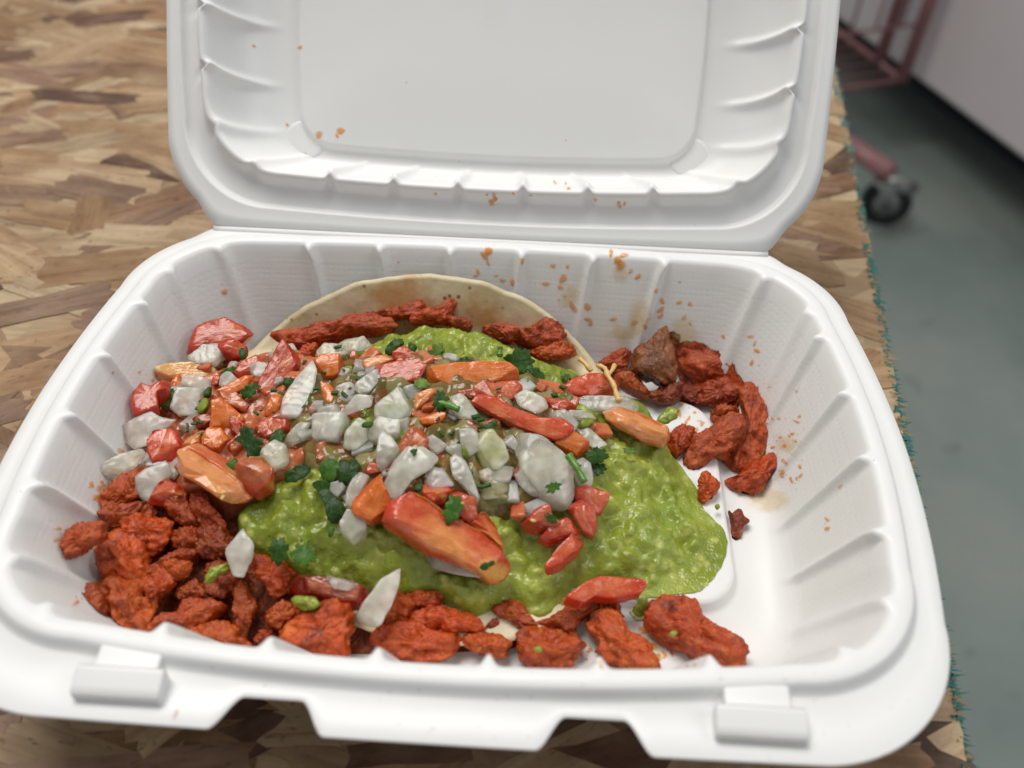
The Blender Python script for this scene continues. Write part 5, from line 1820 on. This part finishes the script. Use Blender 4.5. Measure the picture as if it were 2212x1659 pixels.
# small separate dabs of guacamole
for i, (rg, pl, T, lf, lab) in enumerate([
    ('E', [(905, 690), (960, 620), (1060, 580), (1065, 630), (1000, 680), (920, 720)], 4, 2.5, 'small guacamole smear on the left meat pile'),
    ('E', [(1430, 810), (1500, 760), (1620, 830), (1560, 875), (1460, 850)], 5, 2.5, 'guacamole blob above the big crumbly meat chunk'),
    ('C', [(1765, 1310), (1800, 1290), (1845, 1320), (1820, 1375), (1785, 1380)], 1.5, .3, 'green sauce drop on the right tray wall'),
    ('C', [(1090, 1450), (1115, 1435), (1130, 1460), (1110, 1480)], 1.5, .5, 'tiny green sauce drop on the raised tray floor'),
    ('D', [(870, 1030), (905, 1010), (935, 1030), (910, 1060)], 2, 5, 'pale green fleck on the square front meat chunk'),
    ('D', [(1620, 950), (1640, 930), (1680, 940), (1650, 970)], 2, 6, 'pale green fleck on the front right corner chunk'),
    ('C', [(710, 840), (800, 790), (870, 800), (850, 870), (770, 900), (720, 890)], 3, 0, 'guacamole smear on the tray floor behind the right wedge'),
]):
    o = lump('guacamole_dab', px(rg, pl), M['guac'], T / 1000, k=2.2, wN=.6, lift=lf / 1000, n=48, nphi=12, jag=.002 if T > 2.5 else 0.0, rough=(.0016, .0011, .0005) if T > 2 else (.0002, .0002, 0), rounds=2, seed=900 + i)
    tag(o, lab, 'guacamole', 'small dabs of guacamole')

PICO = [(430, 790), (640, 745), (760, 765), (900, 745), (1100, 770), (1290, 840), (1310, 900), (1290, 1000), (1240, 1080), (1100, 1120), (950, 1120), (800, 1110), (700, 1070), (600, 1000), (520, 1050), (400, 1050), (300, 1000), (310, 900)]


# seeds and crumbs scattered through the salsa
def dots(name, n, rg, box, mat, r, lift, label, cat, seed, elong=1.6):
    rn = random.Random(seed)
    V, Fc = [], []
    for _ in range(n):
        for _k in range(60):
            u, v = rn.uniform(300, 1330), rn.uniform(740, 1180)
            if in_poly(np.array(u), np.array(v), PICO):
                break
        p = hit(u, v) + Vector((0, 0, lift / 1000))
        rr = r / 1000 * rn.uniform(.6, 1.3)
        an = rn.uniform(0, 6.28)
        e1 = Vector((math.cos(an), math.sin(an), rn.uniform(-.3, .3))).normalized() * elong
        e2 = Vector((-math.sin(an), math.cos(an), 0))
        e3 = Vector((0, 0, .7))
        b0 = len(V)
        for cx_, cy_, cz_ in ((-1, -1, -1), (1, -1, -1), (1, 1, -1), (-1, 1, -1), (-1, -1, 1), (1, -1, 1), (1, 1, 1), (-1, 1, 1)):
            j = lambda: rn.uniform(.6, 1.15)
            V.append(p + (e1 * cx_ * j() + e2 * cy_ * j() + e3 * cz_ * j()) * rr)
        Fc += [tuple(b0 + i for i in q) for q in ((3, 2, 1, 0), (4, 5, 6, 7), (0, 1, 5, 4), (1, 2, 6, 5), (2, 3, 7, 6), (3, 0, 4, 7))]
    V = [confine(v) for v in V]
    o = link(name, V, Fc, mat, smooth=False)
    md = o.modifiers.new('round', 'BEVEL')
    md.width = r * .00045
    md.segments = 3
    o.color = (.5, .25, .08, 1)
    tag(o, label, cat, kind='stuff')
    return o


dots('herb_flecks', 90, 'P', (420, 760, 1330, 1200), M['leaf'], .5, 2.6, 'tiny green herb flecks scattered over the tomato and onion', 'herb flecks', 5, 2.0).color = (.03, .09, .015, 1)
dots('tomato_bits', 55, 'P', (330, 830, 1250, 1180), M['tomato'], 2.3, -.2, 'small chopped tomato bits between the larger dice', 'tomato bits', 6).color = (.36, .05, .016, 1)
dots('onion_bits', 40, 'P', (420, 830, 1300, 1130), M['onion'], 2.1, .2, 'small onion bits between the larger diced pieces', 'onion bits', 8).color = (.93, .90, .76, 1)

V, Fc = [], []
rn = random.Random(77)
for rg, pl, c, T, lf, lab in TOM:
    for _ in range(rn.choice((0, 0, 0, 1, 2)) if c in 'rRplb' else 0):
        q = px(rg, pl)
        cu, cv = np.mean(q, 0)
        w = rn.choice(q)
        f = rn.uniform(.1, .75)
        p = hit(cu + (w[0] - cu) * f, cv + (w[1] - cv) * f)
        p = p + (CAM - p).normalized() * (lf + T * .5) * .00085
        an = rn.uniform(0, 6.28)
        e1, e2, e3 = Vector((math.cos(an), math.sin(an), 0)) * 1.5, Vector((-math.sin(an), math.cos(an), 0)), Vector((0, 0, .6))
        b0 = len(V)
        for a in range(7):
            th = math.pi * a / 6
            for k in range(8):
                t = 2 * math.pi * k / 8
                V.append(p + (e1 * math.cos(th) + e2 * math.sin(th) * math.cos(t) + e3 * math.sin(th) * math.sin(t)) * .0006)
        Fc += [(b0 + a * 8 + k, b0 + a * 8 + (k + 1) % 8, b0 + a * 8 + 8 + (k + 1) % 8, b0 + a * 8 + 8 + k) for a in range(6) for k in range(8)]
o = link('tomato_seeds', V, Fc, M['seed'])
tag(o, 'pale yellow tomato seeds clinging to the tomato pieces', 'tomato seeds', kind='stuff')

# ================================================================== splashes on the box
rs = random.Random(21)


def splash(name, mat, items, bvhs, label, cat):
    V, Fc, FD = [], [], []
    for u, v, r in items:
        el = rs.uniform(.7, 1.5)
        an = rs.uniform(0, 3.14)
        n = 12
        pts = [(u, v)]
        ph = rs.uniform(0, 6)
        for ringk in (.6, 1.0):
            for k in range(n):
                q = 2 * math.pi * k / n
                rr = r * ringk * (1 + .16 * math.sin(2 * q + ph) + .10 * math.sin(3 * q + 2 * ph))
                dx, dy = rr * math.cos(q) * el, rr * math.sin(q) / el
                pts.append((u + dx * math.cos(an) - dy * math.sin(an), v + dx * math.sin(an) + dy * math.cos(an)))
        loc = []
        for i, (a, b) in enumerate(pts):
            best = None
            for bvh in bvhs:
                h = bvh.ray_cast(CAM, ray(a, b))
                if h[0] is not None and (best is None or h[3] < best[3]):
                    best = h
            if best is None:
                break
            nn = best[1] if best[1].dot(CAM - best[0]) > 0 else -best[1]
            loc.append(best[0] + nn * (.00022 if i <= n else .00010))
        if len(loc) < len(pts) or max((p - loc[0]).length for p in loc) > (.02 if name == 'grease_film' else .012):
            continue
        b0 = len(V)
        V += loc
        FD += [1.0] + [.9] * n + [0.0 if name == 'grease_film' else .25] * n
        for k in range(n):
            l = (k + 1) % n
            Fc.append((b0, b0 + 1 + k, b0 + 1 + l))
            Fc.append((b0 + 1 + k, b0 + 1 + n + k, b0 + 1 + n + l, b0 + 1 + l))
    o = link(name, V, Fc, mat)
    o.data.attributes.new('fade', 'FLOAT', 'POINT').data.foreach_set('value', FD)
    tag(o, label, cat, kind='stuff')
    return o


SP = []


def add(rg, lst, jit=0, more=0):
    k = REG[rg][2]
    for x, y, r in lst:
        u, v = px(rg, [(x, y)])[0]
        SP.append((u, v, r * k * 1.3))
        for _ in range(more):
            SP.append((u + rs.gauss(0, 9), v + rs.gauss(0, 9), r * k * rs.uniform(.2, .5)))


add('G', [(1050, 1345, 18), (1022, 1415, 18), (1042, 1388, 20), (985, 1505, 12), (970, 1525, 9), (1040, 1455, 10), (1085, 1525, 9), (1120, 1550, 14), (1175, 1560, 14), (1230, 1445, 10), (1360, 1570, 15),
          (1455, 1542, 20), (1440, 1590, 14), (1400, 1470, 12), (1480, 1475, 9), (1755, 1440, 18), (1790, 1412, 16), (1775, 1470, 24), (1830, 1500, 12), (1870, 1530, 14), (1720, 1400, 14), (1970, 1610, 12), (2100, 1560, 7), (545, 1448, 6)])
add('G', [(1075, 1085, 14), (1075, 1105, 13), (1058, 1122, 14), (1035, 1075, 6), (750, 1072, 8), (1180, 1070, 6), (1275, 1080, 6), (1635, 1105, 9), (1765, 1132, 14), (1795, 1126, 9), (105, 745, 17), (225, 725, 18), (30, 830, 17),
          (205, 752, 9), (1410, 1010, 9), (1470, 1015, 7), (1485, 1042, 9), (-70, 690, 8), (-255, 255, 9), (0, 262, 10)])
add('C', [(155, 130, 24), (250, 130, 22), (255, 215, 18), (272, 242, 14), (420, 210, 16), (745, 90, 16), (735, 150, 18), (735, 190, 16), (630, 260, 14), (560, 235, 18), (1150, 325, 12), (1335, 325, 14), (1360, 370, 12),
          (1375, 420, 15), (1340, 500, 14), (860, 100, 14), (930, 110, 14), (890, 200, 14), (930, 240, 12), (60, 80, 8), (100, 60, 8)])
add('C', [(1430, 830, 9), (1440, 900, 10), (1480, 870, 9), (1520, 870, 9), (1660, 855, 9), (1640, 890, 12), (1610, 970, 11), (1590, 985, 9), (1530, 995, 9), (1560, 1050, 12), (1630, 1020, 9), (1550, 1150, 12), (1570, 1165, 10),
          (1545, 1225, 15), (1540, 1250, 13), (1600, 1270, 11), (1660, 1190, 11), (1665, 1250, 13), (1610, 1290, 9), (1640, 1270, 9), (1480, 1060, 12), (1500, 1120, 10), (1455, 660, 9), (1640, 690, 9), (1930, 1320, 12), (1840, 1540, 12),
          (1840, 1600, 14)], more=2)
add('A', [(825, 30, 18), (85, 565, 9), (260, 560, 9), (370, 580, 18), (350, 615, 12), (135, 1085, 18), (265, 1090, 18), (20, 1310, 12), (40, 1350, 14), (10, 1290, 10)], more=1)
add('E', [(245, 130, 14), (290, 150, 18), (280, 210, 22), (300, 190, 14), (45, 455, 16), (50, 390, 12), (150, 830, 14)], more=2)
add('D', [(1150, 1100, 18), (1230, 1100, 20), (1190, 1040, 12), (1540, 1020, 18), (1600, 1060, 13), (1730, 1110, 16), (1480, 930, 20), (1250, 1130, 10), (1200, 1100, 10), (1640, 1060, 12), (1560, 1080, 20)], more=3)
add('C', [(850, 830, 22), (870, 770, 18), (920, 870, 12), (900, 900, 13), (1010, 905, 14), (970, 945, 14), (1000, 890, 9), (960, 830, 10)], more=2)
splash('grease_splatter', M['grease'], SP, [tray_bvh, lid_bvh], 'orange grease drops spattered on the white box walls and floor', 'grease drops')
FLK = []
for _ in range(46):
    FLK.append((rs.uniform(350, 2000), rs.uniform(1440, 1640), rs.uniform(.8, 2.6)))
for u, v, r in [(382, 1538, 5), (380, 1544, 4), (377, 1550, 4), (842, 1494, 3), (935, 1575, 3), (905, 1490, 2.5)]:
    FLK.append((u, v, r))
splash('red_crumbs', M['juice'], FLK, [tray_bvh, lid_bvh], 'tiny red brown crumbs and smears on the front rim', 'crumbs')
FILM = [(250, 1466, 40), (310, 1480, 34), (200, 1482, 26), (300, 555, 30), (270, 585, 24), (350, 530, 26), 
        (1380, 690, 40), (1480, 720, 40), (1640, 1000, 36), (1660, 1080, 40), (1700, 960, 26), (300, 1060, 16), (240, 1060, 24), (150, 1180, 22), (1300, 1390, 40), (1400, 1390, 46), (1340, 720, 24), (1230, 640, 26), (1340, 590, 22)]
splash('grease_film', M['film'], [f_ for f_ in FILM for _ in (0, 1)], [tray_bvh, lid_bvh], 'faint yellow grease film smeared on the rim and walls of the box', 'grease film')
